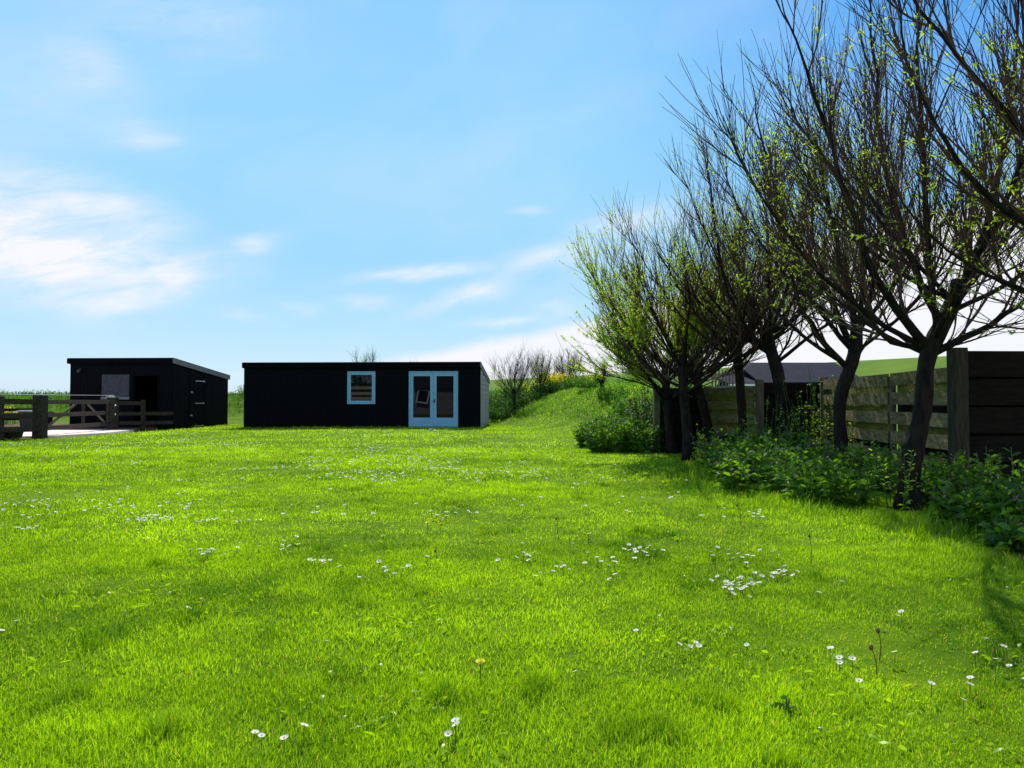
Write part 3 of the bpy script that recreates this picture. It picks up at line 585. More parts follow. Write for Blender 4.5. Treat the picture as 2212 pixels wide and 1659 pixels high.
# outbuilding with a slate roof beyond the fence
e = empty('outbuilding', (8.2, 23, 0)); tag(e, 'low outbuilding with a blue-grey slate roof beyond the board fence', 'building')
zr = zy(362.5, 25.5); ze = zy(384.5, 23)
def bx_(px, Y): return (px-512)/FPX*Y
xl = bx_(728, 23)-8.2; xm = bx_(750, 24)-8.2; xr = bx_(849, 24)-8.2
mb = MB(); mb.box(xl+.15, xr, 0.25, 4.6, 0, ze-.02); mb.build('wall', M['greytrim'], e)
mb = MB(); mb.hexa([(xm, 0, ze), (xr+.2, 0, ze), (xr+.2, 2.5, zr-.05), (xm, 2.5, zr-.05)], [(xm, 0, ze+.06), (xr+.2, 0, ze+.06), (xr+.2, 2.5, zr), (xm, 2.5, zr)])
mb.hexa([(xm, 2.5, zr-.05), (xr+.2, 2.5, zr-.05), (xr+.2, 5, ze), (xm, 5, ze)], [(xm, 2.5, zr), (xr+.2, 2.5, zr), (xr+.2, 5, ze+.06), (xm, 5, ze+.06)])
mb.hexa([(xl, 0, ze), (xm-.01, 0, ze), (xm-.01, 2.4, zr-.45), (xl, 2.4, zr-.45)], [(xl, 0, ze+.05), (xm-.01, 0, ze+.05), (xm-.01, 2.4, zr-.40), (xl, 2.4, zr-.40)]); mb.build('roof', M['slate'], e)
mb = MB(); mb.box(xl, xr+.2, -.10, -.02, ze-.05, ze+.02); mb.build('gutter', M['white'], e)
# slatted gate beyond the fence
e = empty('picket_panel', (5.2, 17.6, 0)); tag(e, 'grey picket panel of thin upright slats seen above the short board run', 'fence')
for i in range(10):
    x = .05+i*.085-.3; mb = MB(); mb.box(x, x+.035, 0, .02, 0, zy(370, 17.6)+.02*math.sin(i)); mb.build('slat', M['post'], e)
for z in (.3, 1.3): mb = MB(); mb.box(-.3, .62, .021, .05, z, z+.07); mb.build('rail', M['post'], e)

# ------------------------------------------------------------ pollard willows
def grow(p, d, L, n, up=.1, wig=.06, rs=None):
    pts = [np.array(p, float)]; d = norm(np.array(d, float)); st_ = L/n
    for i in range(n):
        d = norm(d+np.array([0, 0, up])+rs.normal(size=3)*wig); pts.append(pts[-1]+d*st_)
    return np.array(pts)
class TubeBatch:
    def __init__(s, n): s.n = n; s.V = []; s.T = []; s.o = 0
    def add(s, pts, r):
        n = s.n; k = len(pts); tg = np.gradient(pts, axis=0); tg = norm(tg)
        ref = np.array([0.31, .95, .05]); u = norm(np.cross(tg, ref)); w = np.cross(tg, u); a = np.arange(n)*2*math.pi/n
        ring = pts[:, None, :]+r[:, None, None]*(np.cos(a)[None, :, None]*u[:, None, :]+np.sin(a)[None, :, None]*w[:, None, :])
        s.V.append(ring.reshape(-1, 3)); i = (np.arange(k-1)[:, None]*n+np.arange(n)[None, :]).ravel(); j = (np.arange(k-1)[:, None]*n+(np.arange(n)[None, :]+1) % n).ravel()
        s.T.append(np.concatenate([np.stack([i, j, j+n], 1), np.stack([i, j+n, i+n], 1)])+s.o); s.o += n*k
    def out(s): return np.concatenate(s.V), np.concatenate(s.T)
def willow(name, tpath, trad, label, limbs, llen, leaf, seed, hand=(), spread=1., twigm='twig', group='pollard willows in a row along the board fence', lscale=1., stub=True, nsub=12, ntw=8, tr=.0042, outl=.75, rsc=1., low=0):
    """tpath world points; limbs count; hand = extra limb polylines (world points, radius)"""
    rs = np.random.default_rng(seed); base = np.array(tpath[0], float); e = empty(name, base); tag(e, label, 'tree', group)
    tp = np.array(tpath, float)-base; mb = MB()
    # finer trunk
    tt = np.linspace(0, len(tp)-1, (len(tp)-1)*3+1); tf = np.stack([np.interp(tt, range(len(tp)), tp[:, c]) for c in range(3)], 1); rf = np.interp(tt, range(len(tp)), trad)
    for _ in range(2): tf[1:-1] = (tf[:-2]+2*tf[1:-1]+tf[2:])/4
    rf = rf*(1+.035*rs.normal(size=len(rf))); rf[0] *= 1.3; rf[1] *= 1.08
    mb.tube(tf, rf, 12); tr_o = mb.build('trunk', M['bark'], e, smooth=True)
    b6 = TubeBatch(6); b3 = TubeBatch(3); LB = []; LD = []
    top = tf[-1]; H = tf[-1][2]; zc = max(H*.60, H-.75)
    allimbs = []
    for (hp, r0) in hand:
        hp = np.array(hp, float)-base; t2 = np.linspace(0, len(hp)-1, (len(hp)-1)*3+1); f = np.stack([np.interp(t2, range(len(hp)), hp[:, c]) for c in range(3)], 1)
        for _ in range(2): f[1:-1] = (f[:-2]+2*f[1:-1]+f[2:])/4
        f[1:] += rs.normal(size=(len(f)-1, 3))*.012
        allimbs.append((f, r0, 1.))
    for i in range(limbs):
        a = i*2.399+rs.random()*.7; s = rs.random()**.7*.84; z = zc+(H-zc)*s; k_ = np.interp(z, tf[:, 2], np.arange(len(tf))); p = np.array([np.interp(k_, range(len(tf)), tf[:, c]) for c in range(3)])
        el = R(12+62*s*rs.random()+8*rs.random()); d = np.array([math.cos(a)*math.cos(el)*spread, math.sin(a)*math.cos(el)*spread, math.sin(el)])
        L = llen*(.70+.40*rs.random())*(.82+.25*math.sin(el))*(1-.16*max(0, -math.cos(a))*math.cos(el)); allimbs.append((grow(p, d, L, 12, .095, .06, rs), (.020+.022*rs.random())*rsc, L/llen))
    for i in range(low):
        a = i*2.399+rs.random(); p = np.array([0, 0, zc+.1*rs.random()]); allimbs.append((grow(p, (math.cos(a), math.sin(a), .25+.3*rs.random()), llen*.62*(.7+.5*rs.random()), 10, .05, .07, rs), .016, .6))
    for f, r0, q in allimbs:
        n = len(f); rad = r0*.74*(1-np.linspace(0, 1, n))**.9+.0032; b6.add(f, rad)
        Lf = np.sum(np.linalg.norm(np.diff(f, axis=0), axis=1))
        for j in range(int(nsub*(.7+.6*q))):
            t_ = .08+.88*rs.random(); k_ = t_*(n-1); i0 = int(k_); p = f[i0]+(f[min(i0+1, n-1)]-f[i0])*(k_-i0); d = norm(f[min(i0+1, n-1)]-f[max(i0-1, 0)])
            side = norm(rs.normal(size=3)); d2 = norm(d+side*.62+np.array([0, 0, .18])); Ls = Lf*(.16+.36*rs.random())*(1.12-t_*.75)
            g_ = grow(p, d2, Ls, 7, .07, .06, rs); r1 = min(rad[i0]*.55, .010)+.0015; b3.add(g_, r1*(1-np.linspace(0, 1, 8))**.7+.0018)
            for _ in range(int(ntw*(.5+Ls*.7))):
                t2 = .1+.88*rs.random(); k2 = t2*7; i2 = int(k2); p2 = g_[i2]+(g_[min(i2+1, 7)]-g_[i2])*(k2-i2); dd = norm(g_[min(i2+1, 7)]-g_[max(i2-1, 0)])
                d3 = norm(dd+norm(rs.normal(size=3))*.50+np.array([0, 0, .15])); Lt = .22+.55*rs.random()
                g3 = grow(p2, d3, Lt, 4, .05, .06, rs); b3.add(g3, np.linspace(tr, tr*.5, 5))
                if leaf > 0:
                    lz_ = p2[2]; w_ = leaf*outl**max(0, (lz_-H-.4))
                    w_ *= 2.6*(float(vnoise(p2[0]+seed*3.1+p2[1]*.6, p2[2]+p2[1]*.5, 2.2)) > .58); m_ = rs.poisson(w_*Lt*5)
                    if m_:
                        # leaves sit in small tufts
                        tk = rs.random(m_)*4; i3 = np.minimum(tk.astype(int), 3); pb = g3[i3]+(g3[i3+1]-g3[i3])*(tk-i3)[:, None]
                        c_ = 4; LB.append(np.repeat(pb, c_, 0)); LD.append(norm(np.repeat(g3[i3+1]-g3[i3], c_, 0)/Lt*3+rs.normal(size=(m_*c_, 3))*.8))
    V, T = b6.out(); fast('limbs', V, T, M['bark'], parent=e, smooth=True)
    V, T = b3.out(); fast('twigs', V, T, M[twigm], parent=e, smooth=True)
    if LB:
        B = np.concatenate(LB); D_ = np.concatenate(LD); n = len(B); V, T, r = leaves(B, D_, (.022+.030*rs.random(n))*lscale, (.007+.006*rs.random(n))*lscale, .2)
        fast('leaves', V, T, M['willow'], r, parent=e)
    return e
def path(pl, D, dz=0): return [P(x*Q, y*Q, D if np.isscalar(D) else D[i]) for i, (x, y) in enumerate(pl)]
def tp_(pl, D):
    p = path(pl, D); p[0][2] = min(p[0][2], 0)-.02; return p
TA = tp_([(1960, 1108), (1962, 1040), (1972, 970), (1990, 910), (1997, 850), (1998, 790), (2014, 740), (2042, 690), (2064, 640), (2073, 606)], 6.7)
hA = [(path([(2010, 752), (1955, 700), (1890, 600), (1850, 480), (1800, 330), (1740, 150), (1680, -30)], [6.7, 6.65, 6.55, 6.45, 6.4, 6.3, 6.2]), .060),
      (path([(2035, 700), (1975, 580), (1925, 430), (1905, 300), (1885, 100), (1875, -150)], [6.7, 6.8, 6.95, 7.1, 7.2, 7.3]), .048),
      (path([(2060, 650), (2115, 545), (2150, 400), (2185, 250), (2200, 60), (2200, -150)], [6.7, 6.6, 6.5, 6.4, 6.3, 6.3]), .040),
      (path([(2012, 765), (2070, 735), (2140, 705), (2230, 640), (2330, 520), (2400, 330)], [6.7, 6.6, 6.5, 6.3, 6.2, 6.1]), .048),
      (path([(2008, 760), (1930, 740), (1870, 690), (1820, 600), (1790, 450), (1760, 300)], [6.7, 6.85, 7.0, 7.2, 7.3, 7.4]), .036),
      (path([(2020, 730), (2010, 620), (2000, 450), (1985, 250), (1980, 50), (1970, -150)], [6.7, 6.5, 6.3, 6.2, 6.1, 6.0]), .042)]
willow('willow_tree', TA, [.112, .096, .092, .078, .078, .070, .080, .076, .074, .070], 'nearest willow in view with a thick kinked trunk beside the tall fence post', 10, 3.9, .32, 11, hA, nsub=17, ntw=9, spread=.9)
TB = tp_([(1815, 1040), (1818, 960), (1812, 900), (1815, 850), (1835, 800), (1850, 750), (1850, 688)], 9.15)
hB = [(path([(1835, 800), (1765, 725), (1720, 650), (1695, 520), (1670, 400), (1640, 280), (1625, 180)], [9.15, 9.1, 9, 8.9, 8.8, 8.8, 8.8]), .050),
      (path([(1850, 740), (1880, 650), (1900, 520), (1890, 350), (1880, 200)], [9.15, 9.2, 9.3, 9.4, 9.5]), .040)]
willow('willow_tree', TB, [.10, .08, .075, .08, .085, .08, .065], 'second nearest willow whose straight slim trunk rises from the comfrey', 13, 3.8, .42, 12, hB, nsub=14, ntw=8, spread=.8)
TC = tp_([(1712, 1020), (1697, 930), (1690, 870), (1680, 800), (1665, 760), (1655, 703)], 11.6)
hC = [(path([(1668, 770), (1600, 700), (1560, 600), (1545, 480), (1530, 390), (1525, 310)], [11.6, 11.5, 11.4, 11.3, 11.3, 11.3]), .045)]
willow('willow_tree', TC, [.125, .10, .10, .10, .095, .08], 'third willow with a left-leaning trunk in front of the shaded fence run', 15, 3.8, .5, 13, hC, nsub=13, ntw=7, spread=.8)
TD = tp_([(1606, 1000), (1604, 900), (1600, 850), (1597, 800), (1590, 760), (1582, 728)], 12.2)
willow('willow_tree', TD, [.085, .078, .075, .075, .085, .08], 'slender willow with a pole-straight trunk before the short grey board run', 14, 3.5, .9, 14, nsub=12, ntw=7, spread=.85)
TE = tp_([(1545, 990), (1525, 900), (1512, 850), (1500, 800), (1495, 770)], 13.5)
willow('willow_tree', TE, [.095, .085, .08, .08, .08], 'willow with a leaning trunk at the left end of the short board run', 13, 3.5, 1.2, 15, nsub=12, ntw=7)
TF = tp_([(1487, 994), (1485, 930), (1478, 870), (1475, 810), (1475, 765)], 12.3)
willow('willow_tree', TF, [.10, .085, .08, .085, .085], 'leafy willow whose trunk base stands farthest out on the lawn edge', 15, 3.0, 1.5, 16, lscale=1.25, twigm='twig', nsub=11, ntw=7, outl=.7)
TG = tp_([(1452, 978), (1445, 920), (1440, 870), (1438, 820), (1440, 780)], 13.9)
hG = [(path([(1440, 880), (1390, 800), (1340, 720), (1300, 640), (1275, 580)], [13.9, 13.8, 13.7, 13.6, 13.6]), .035)]
willow('willow_tree', TG, [.10, .085, .08, .08, .08], 'leftmost willow of the fence row with the leafiest yellow-green crown', 16, 3.05, 2.1, 17, hG, lscale=1.3, twigm='twig', nsub=12, ntw=8, low=12, outl=.55)
# willow just outside the frame whose limbs cross the top right corner
zb = np.array([4.45, 5.0, 0])
TZ = [zb+np.array(v) for v in ((0, 0, -.02), (.02, 0, .6), (-.02, .02, 1.2), (.0, 0, 1.7), (.02, 0, 2.2))]
hZ = [([zb+(0, 0, 1.9)]+[P(a, b, 5.0) for a, b in ((1090, 205), (1024, 133), (979, 84), (922, 14), (880, -60))], .045),
      ([zb+(0, 0, 1.7)]+[P(a, b, 4.9) for a, b in ((1080, 262), (1024, 221), (977, 186), (930, 125), (905, 60), (895, -20))], .038),
      ([zb+(0, 0, 1.5)]+[P(a, b, 5.2) for a, b in ((1085, 330), (1024, 290), (960, 262), (915, 225), (885, 160))], .026)]
willow('willow_tree', TZ, [.12, .10, .10, .11, .10], 'willow standing just beyond the right photo edge, its long limbs crossing the top corner', 6, 3.2, .5, 18, hZ, nsub=14, ntw=7)
# small pollards on the bank
def small(px, pb, pc, D_guess, pt_, seed, label, leaf=.6, n=16):
    p = hit(px, pb); 
    if D_guess: p = P(px, pb, D_guess); p[2] = float(height(p[0], D_guess))
    D = p[1]; hc = (EYE+(403-pc)*D/FPX)-p[2]; ht = (EYE+(403-pt_)*D/FPX)-p[2]; hc = max(hc, .5)
    b = np.array([p[0], D, p[2]-.05]); tr = [b, b+(.02, 0, hc*.5), b+(-.02, 0, hc), b+(0, 0, hc+.15)]
    return willow('small_willow', tr, [.10, .085, .09, .08], label, n, (ht-hc)*1.0, leaf, seed, group='small pollard willows on the bank', lscale=1.5, nsub=12, ntw=5, tr=.0042, twigm='bark', outl=.3, rsc=.38, spread=.62)
small(514, 412, 391, 36, 347, 31, 'small bare pollard nearest the right end of the long shed', .4)
small(541, 406, 391, 38, 353, 32, 'slim bare pollard between two others left of the yellow flowers', .3)
small(568, 399, 386, 40, 351, 33, 'bare reddish pollard right of the yellow flowers on the bank', .2, 18)
small(602, 404, 384, 30, 366, 34, 'sparse stubby pollard on the grassy slope beside the leafy willow', .9, 8)
small(366, 410, 375, 38, 347, 35, 'bare pollard behind the long shed with only its twig tips above the roof', .3, 9)
small(425, 408, 388, 38, 353, 36, 'bare pollard behind the shed door with faint twigs above the roof', .2, 5)

# ------------------------------------------------------------ leafy plants
def clump(name, c, r, h, n_st, label, cat, m='comfrey', group=None, leafL=(.20, .08), flowers=0, fm='purple', seed=0, up=1.2, wid=.30, lp=9, z0=None, fsize=.018, dead=0):
    rs = np.random.default_rng(seed); z0 = float(height(c[0], c[1])) if z0 is None else z0; e = empty(name, (c[0], c[1], z0)); tag(e, label, cat, group)
    B = []; D_ = []; Ls = []; st = TubeBatch(3); FB = []
    for i in range(n_st):
        a = rs.random()*6.283; q = rs.random()**.5*r*.75; p = np.array([math.cos(a)*q, math.sin(a)*q, -.01]); hh = h*(.55+.5*rs.random())*(1-.35*(q/r)**2)
        out = np.array([math.cos(a), math.sin(a), 0])*(.15+.5*q/r); g_ = grow(p, out+(0, 0, up), hh, 5, .02, .05, rs); st.add(g_, np.linspace(.006, .003, 6))
        k_ = lp+rs.integers(0, 4); tt = np.sort(rs.random(k_))*.97+.03; ks = tt*5; i0 = np.minimum(ks.astype(int), 4); pb = g_[i0]+(g_[i0+1]-g_[i0])*(ks-i0)[:, None]
        an = rs.random(k_)*6.283; B.append(pb); D_.append(np.stack([np.cos(an), np.sin(an), .15+.7*tt+.3*rs.random(k_)], 1)); Ls.append((leafL[0]+(leafL[1]-leafL[0])*tt)*(.7+.6*rs.random(k_)))
        if rs.random() < flowers: FB.append(g_[-1])
    B = np.concatenate(B); D_ = np.concatenate(D_); Ls = np.concatenate(Ls)
    V, T, rr = leaves(B, D_, Ls, Ls*wid, .38); fast('leaves', V, T, M[m], rr, parent=e)
    V, T = st.out(); fast('stems', V, T, M['stem'], np.full(len(V), .5), parent=e)
    if FB:
        FB = np.array(FB); k_ = 7; Bf = np.repeat(FB, k_, 0)+rs.normal(size=(len(FB)*k_, 3))*fsize*.9; Df = rs.normal(size=Bf.shape)*.5+np.array([0, 0, -.5 if fm == 'purple' else .3]); n = len(Bf)
        V, T, rr = leaves(Bf, Df, np.full(n, fsize), np.full(n, fsize*.65), .1); fast('flowers', V, T, M[fm], rr, parent=e)['kind'] = 'stuff'
    return e
grp = 'comfrey clumps along the board fence'
CL = [((3.45, 10.5), .58, .78, 'comfrey at the left end of the fence planting below the slender willow'),
      ((3.05, 9.3), .55, .68, 'comfrey clump pushing farthest out onto the lawn left of the fence willows'),
      ((3.9, 9.9), .62, .72, 'tall comfrey in front of the third willow trunk'),
      ((2.80, 8.2), .50, .62, 'low comfrey with purple flowers at the lawn edge left of the second willow'),
      ((3.85, 8.5), .62, .60, 'comfrey growing round the foot of the second nearest willow'),
      ((4.5, 9.2), .55, .55, 'comfrey against the long olive board run behind the second willow'),
      ((3.2, 7.2), .48, .58, 'shaded comfrey just left of the kinked trunk'),
      ((4.4, 8.0), .48, .55, 'bright comfrey between the kinked trunk and the tall fence post'),
      ((4.25, 7.1), .4, .52, 'small comfrey at the foot of the tall dark fence post'),
      ((3.80, 5.75), .36, .46, 'loose comfrey with nodding purple flowers right of the kinked trunk base'),
      ((4.4, 6.3), .52, .66, 'comfrey in front of the nearest dark boards at the right edge'),
      ((3.5, 4.85), .24, .30, 'low pale-leaved comfrey at the lawn corner on the right photo edge'),
      ((3.95, 5.15), .40, .52, 'comfrey cut by the right photo edge below the dark boards')]
for i, (c, r, h, lab) in enumerate(CL):
    clump('comfrey_plant', c, r, h, int(120*r*r/.45)+20, lab, 'plant', 'comfrey', grp, (.20, .08), .25 if i in (3, 9, 12, 4) else .08, 'purple', 100+i)
g2 = 'comfrey clumps at the foot of the bank'
for i, (c, r, h, lab) in enumerate([((2.1, 14.7), .55, .80, 'rounded comfrey clump at the left tip of the far planting'), ((2.65, 14.5), .55, .80, 'dark fronted comfrey clump left of the leafiest willow'), ((2.55, 15.8), .75, .95, 'broad comfrey clump behind the far planting with sunlit tops'), ((1.95, 16.2), .5, .65, 'low comfrey clump behind the left tip of the far planting')]):
    clump('comfrey_plant', c, r, h, 170, lab, 'plant', 'comfrey', g2, (.20, .09), .1, 'purple', 200+i)
clump('shrub', (3.02, 15.0), .55, 1.55, 160, 'dark reddish-brown shrub beside the leafiest willow trunk', 'shrub', 'darkbush', None, (.07, .05), 0, 'purple', 300, 2.5, .5, 16)
def bush_at(px, py, D, r, h, m, lab, seed, n=90, fl=0, name='bush', leafL=(.14, .09), fs=.05, cat='bush', grpn=None, lp=12):
    X = (px-512)/FPX*D; return clump(name, (X, D), r, h, n, lab, cat, m, grpn, leafL, fl, 'yellow', seed, .8, .42, lp, None, fs)
gb = 'bushes on the bank right of the long shed'
for i, a in enumerate([(497, 0, 35.0, .9, .9, 'bush', 'dark green bush touching the right end of the long shed'), (510, 0, 36.5, 1.0, 1.0, 'bush', 'rounded green bush around the trunk of the nearest small pollard'), (527, 0, 37.0, 1.1, 1.0, 'bush', 'green bush between the first and second small pollards'),
                       (549, 0, 37.5, 1.0, .8, 'bush', 'bush below the yellow flowers at the foot of the slim pollard'), (520, 0, 40, 1.2, 1.0, 'bush', 'bush higher on the bank behind the first small pollard'), (494, 0, 40, 1.2, 1.0, 'bush', 'bush on the bank just clear of the shed roof corner'),
                       (577, 0, 41, .55, .9, 'darkbush', 'round dark shrub right of the reddish pollard')]):
    bush_at(a[0], a[1], a[2], a[3], a[4], a[5], a[6], 400+i, 110, grpn=gb, leafL=(.17, .11))
gy = 'yellow flowering plants on the bank'
for i, a in enumerate([(551, 39.0, .75, 1.0, 'yellow flowering plant right of the slim pollard trunk'), (561, 39.6, .75, .95, 'tallest yellow flowering plant left of the reddish pollard'), (584, 42, .7, 1.0, 'yellow flowering plant above the round dark shrub'), (532, 39.5, .45, .8, 'few yellow flowers left of the slim pollard')]):
    bush_at(a[0], 0, a[1], a[2], a[3], 'weeds', a[4], 420+i, 110 if i < 3 else 30, .98, 'rapeseed_plant', (.10, .06), .085, 'plant', gy, 5)
clump('nettle_tuft', (-16.9, 45.5), .9, .9, 60, 'taller weed tuft sticking up from the bank left of the stable', 'plant', 'weeds', None, (.12, .08), 0, 'yellow', 430, 2.)
clump('rapeseed_plant', (-22.3, 31.5), .5, .9, 40, 'yellow flowers behind the fence rails at the left photo edge', 'plant', 'weeds', gy, (.10, .06), .9, 'yellow', 431, 2., .4, 5, None, .06)
# willow shoots with big fresh leaves at trunk feet
for i, (px, py, D, h, lab) in enumerate([(706, 446, 11.9, .75, 'leafy shoot at the foot of the leaning willow'), (893, 466, 6.75, .75, 'leafy shoot growing up left of the kinked trunk'), (775, 430, 11.2, 1.15, 'leafy side shoots round the third willow trunk'), (700, 455, 12.2, .4, 'bright low shoots right of the lawn-edge willow base'), (812, 430, 11.3, 1.75, 'bright leafy shoots against the shaded fence run, left of the second trunk'), (829, 430, 11.0, 1.6, 'bright leafy shoots just left of the second nearest willow trunk')]):
    c = P(px, py, D); clump('willow_shoot', (c[0], D), .22 if i not in (2, 4, 5) else .45, h, 14 if i not in (2, 4, 5) else 24, lab, 'plant', 'willow', 'leafy willow shoots', (.07, .05), 0, 'yellow', 500+i, 3., .22, 16)

# ------------------------------------------------------------ daisies and dandelions
def petal_mesh(npet, r, cup, wid):
    V = []; T = []
    for i in range(npet):
        a = i*2*math.pi/npet; c, s = math.cos(a), math.sin(a); o = len(V); w = wid*r
        for rr, ww, z in ((.22*r, w*.5, 0), (.7*r, w, cup*.7*r), (r, w*.45, cup*r)):
            V += [(c*rr-s*ww, s*rr+c*ww, z), (c*rr+s*ww, s*rr-c*ww, z)]
        T += [(o, o+1, o+3), (o, o+3, o+2), (o+2, o+3, o+5), (o+2, o+5, o+4)]
    return np.array(V), np.array(T)
def dome(r, h, n=8):
    V = [(0, 0, h)]+[(r*.7*math.cos(a*2*math.pi/n), r*.7*math.sin(a*2*math.pi/n), h*.75) for a in range(n)]+[(r*math.cos(a*2*math.pi/n), r*math.sin(a*2*math.pi/n), 0) for a in range(n)]
    T = [(0, i+1, (i+1) % n+1) for i in range(n)]+[t_ for i in range(n) for t_ in ((i+1, i+1+n, (i+1) % n+1+n), (i+1, (i+1) % n+1+n, (i+1) % n+1))]
    return np.array(V), np.array(T)
def stem_mesh(h, r=.0011, n=4):
    V = [(r*math.cos(a*2*math.pi/n), r*math.sin(a*2*math.pi/n), z) for z in (-h, 0) for a in range(n)]; T = []
    for i in range(n): j = (i+1) % n; T += [(i, j, j+n), (i, j+n, i+n)]
    return np.array(V), np.array(T)
pv, pt__ = petal_mesh(14, .0128, .22, .17); cvv, ct = dome(.0042, .003); sv, st_m = stem_mesh(.075)
def tmpl(name, v, t_, m, r=None):
    me_o = fast(name, v, t_, m, rng.random(len(v)) if r is None else np.full(len(v), r)); me = me_o.data; bpy.data.objects.remove(me_o); return me
me_p = tmpl('petals', pv, pt__, M['petal']); me_c = tmpl('flower_centre', cvv, ct, M['dcentre'], .5); me_s = tmpl('stem', sv, st_m, M['stem'], .5)
me_all = fast('daisy', np.concatenate([pv, cvv, sv]), np.concatenate([pt__, ct+len(pv), st_m+len(pv)+len(cvv)]), [M['petal'], M['dcentre'], M['stem']], np.full(len(pv)+len(cvv)+len(sv), .6), mi=[0]*len(pt__)+[1]*len(ct)+[2]*len(st_m))
me_d = me_all.data; bpy.data.objects.remove(me_all)
def near_lab(px, py):
    return None
# hand-placed daisies (2212-wide picture coordinates) and clusters
single = [(551, 1582, 'daisy in the near foreground, leftmost of the front four'), (565, 1589, 'daisy second from left of the front four'), (614, 1594, 'daisy lowest of the front four'), (657, 1567, 'daisy highest and rightmost of the front four'),
          (984, 1556, 'upper daisy of the pair below the large dandelion'), (985, 1565, 'lower daisy of the pair below the large dandelion'), (968, 1585, 'small daisy left below the pair under the dandelion'), (36, 1341, 'daisy at the left photo edge alone in grass'), (0+4, 1362, 'daisy cut by the left photo edge'),
          (1243, 1450, 'lone daisy right of the large dandelion'), (1468, 1391, 'leftmost daisy of the row of four in the middle foreground'), (1491, 1396, 'daisy second in the row of four in the middle foreground'), (1503, 1388, 'daisy third in the row of four in the middle foreground'), (1510, 1395, 'daisy last in the row of four in the middle foreground'),
          (1794, 1400, 'upper left daisy of the loose group near the brown seed stalks'), (1813, 1420, 'upper one of two stacked daisies near the brown seed stalks'), (1814, 1431, 'lower one of two stacked daisies near the brown seed stalks'), (1841, 1422, 'daisy right of the two stacked daisies'), (1933, 1408, 'daisy right of the brown seed stalks'), (1855, 1470, 'daisy below the two stacked daisies'),
          (2131, 1379, 'upper daisy of the pair at the far right'), (2168, 1396, 'lower daisy of the pair at the far right'), (2107, 1410, 'daisy left below the pair at the far right'), (2150, 1423, 'greenish daisy below the pair at the far right'), (2180, 1438, 'daisy nearest the right photo edge'), (2012, 1476, 'small daisy left of the slanted daisy'), (2095, 1478, 'slanted large daisy in the right foreground'), (2096, 1464, 'small daisy above the slanted daisy'), (2081, 1511, 'lowest daisy in the right foreground'),
          (1947, 1321, 'upper daisy of the small upright pair right of centre'), (1940, 1330, 'lower daisy of the small upright pair right of centre'), (2052, 1253, 'lone daisy near the shaded lawn edge on the right'), (1769, 1280, 'daisy right of the dense cluster'), (1818, 1256, 'daisy upper right of the dense cluster'), (1613, 1393, 'faint small daisy between the middle and right foreground groups'), (1374, 1362, 'lone small daisy above the row of four')]
def daisy_z(p): return float(height(p[0], p[1]))+.045
placed = 0
for x, y, lab in single:
    p = G(x*Q, y*Q, .05); z = daisy_z(p); p = G(x*Q, y*Q, z+.01)
    e = empty('daisy', (p[0], p[1], float(height(p[0], p[1])))); tag(e, lab, 'flower', 'daisies in the lawn')
    hz = z+.01-e.location.z; s_ = random.uniform(.85, 1.12); rx, ry = random.uniform(.05, .5), random.uniform(-.4, .4)
    for nm, me in (('petals', me_p), ('flower_centre', me_c), ('stem', me_s)):
        o = bpy.data.objects.new(nm, me); COL.objects.link(o); o.parent = e; o.location = (0, 0, hz); o.scale = (s_,)*3; o.rotation_euler = (rx if nm != 'stem' else 0, ry if nm != 'stem' else 0, random.random()*6)
    placed += 1
# clusters: (cx, cy, sx, sy, n, label, group)
clusters = [(1600, 1260, 48, 16, 26, 'daisy in the dense cluster right of centre'), (1670, 1235, 40, 12, 14, 'daisy at the upper right side of the dense cluster right of centre'),
            (1600, 1195, 70, 14, 16, 'daisy in the loose band above the dense right-centre cluster'), (1390, 1190, 40, 10, 16, 'daisy in the small cluster centre right'),
            (1290, 1210, 60, 22, 12, 'daisy scattered just below the lawn centre'), (1200, 1225, 40, 16, 8, 'daisy scattered lowest below the lawn centre'), (1130, 1200, 50, 16, 8, 'daisy scattered just below and left of the lawn centre'),
            (960, 1115, 60, 10, 16, 'daisy in the centre cluster near the pair of dandelions'), (830, 1225, 60, 14, 9, 'daisy in the sparse line left of centre'), (700, 1218, 40, 10, 9, 'daisy at the left end of the sparse line left of centre'),
            (590, 1185, 60, 14, 10, 'daisy in the patch left of the lawn centre'), (440, 1195, 36, 6, 13, 'daisy in the flat pinkish patch on the left'), (330, 1120, 46, 10, 40, 'daisy in the dense white cluster on the left'),
            (480, 1125, 60, 14, 12, 'daisy right of the dense left cluster'), (60, 1085, 70, 14, 34, 'daisy in the white band at the left photo edge'), (40, 1140, 60, 6, 10, 'daisy in the lower row at the left photo edge'), (200, 1075, 60, 14, 22, 'daisy in the inner half of the white band on the left'),
            (1480, 1115, 80, 20, 14, 'daisy scattered right of centre near two dandelions')]
PD = []
for (cx, cy, sx_, sy_, n, lab) in clusters:
    for _ in range(n):
        x, y = random.gauss(cx, sx_*.7), random.gauss(cy, sy_*.7); p = G(x*Q, y*Q, .045); PD.append((p[0], p[1], lab, .4))
PD = [d for d in PD if lawn_mask(np.array(d[0]), np.array(d[1]))][:264]
def put_daisy(x, y, lab):
    o = bpy.data.objects.new('daisy', me_d); COL.objects.link(o); o.location = (x, y, float(height(x, y))+random.uniform(.040, .055)); s_ = random.uniform(.95, 1.3); o.scale = (s_,)*3
    o.rotation_euler = (random.uniform(-.1, .5), random.uniform(-.35, .35), random.random()*6); tag(o, lab, 'flower', 'daisies: '+lab)
for d in PD: put_daisy(d[0], d[1], d[2])
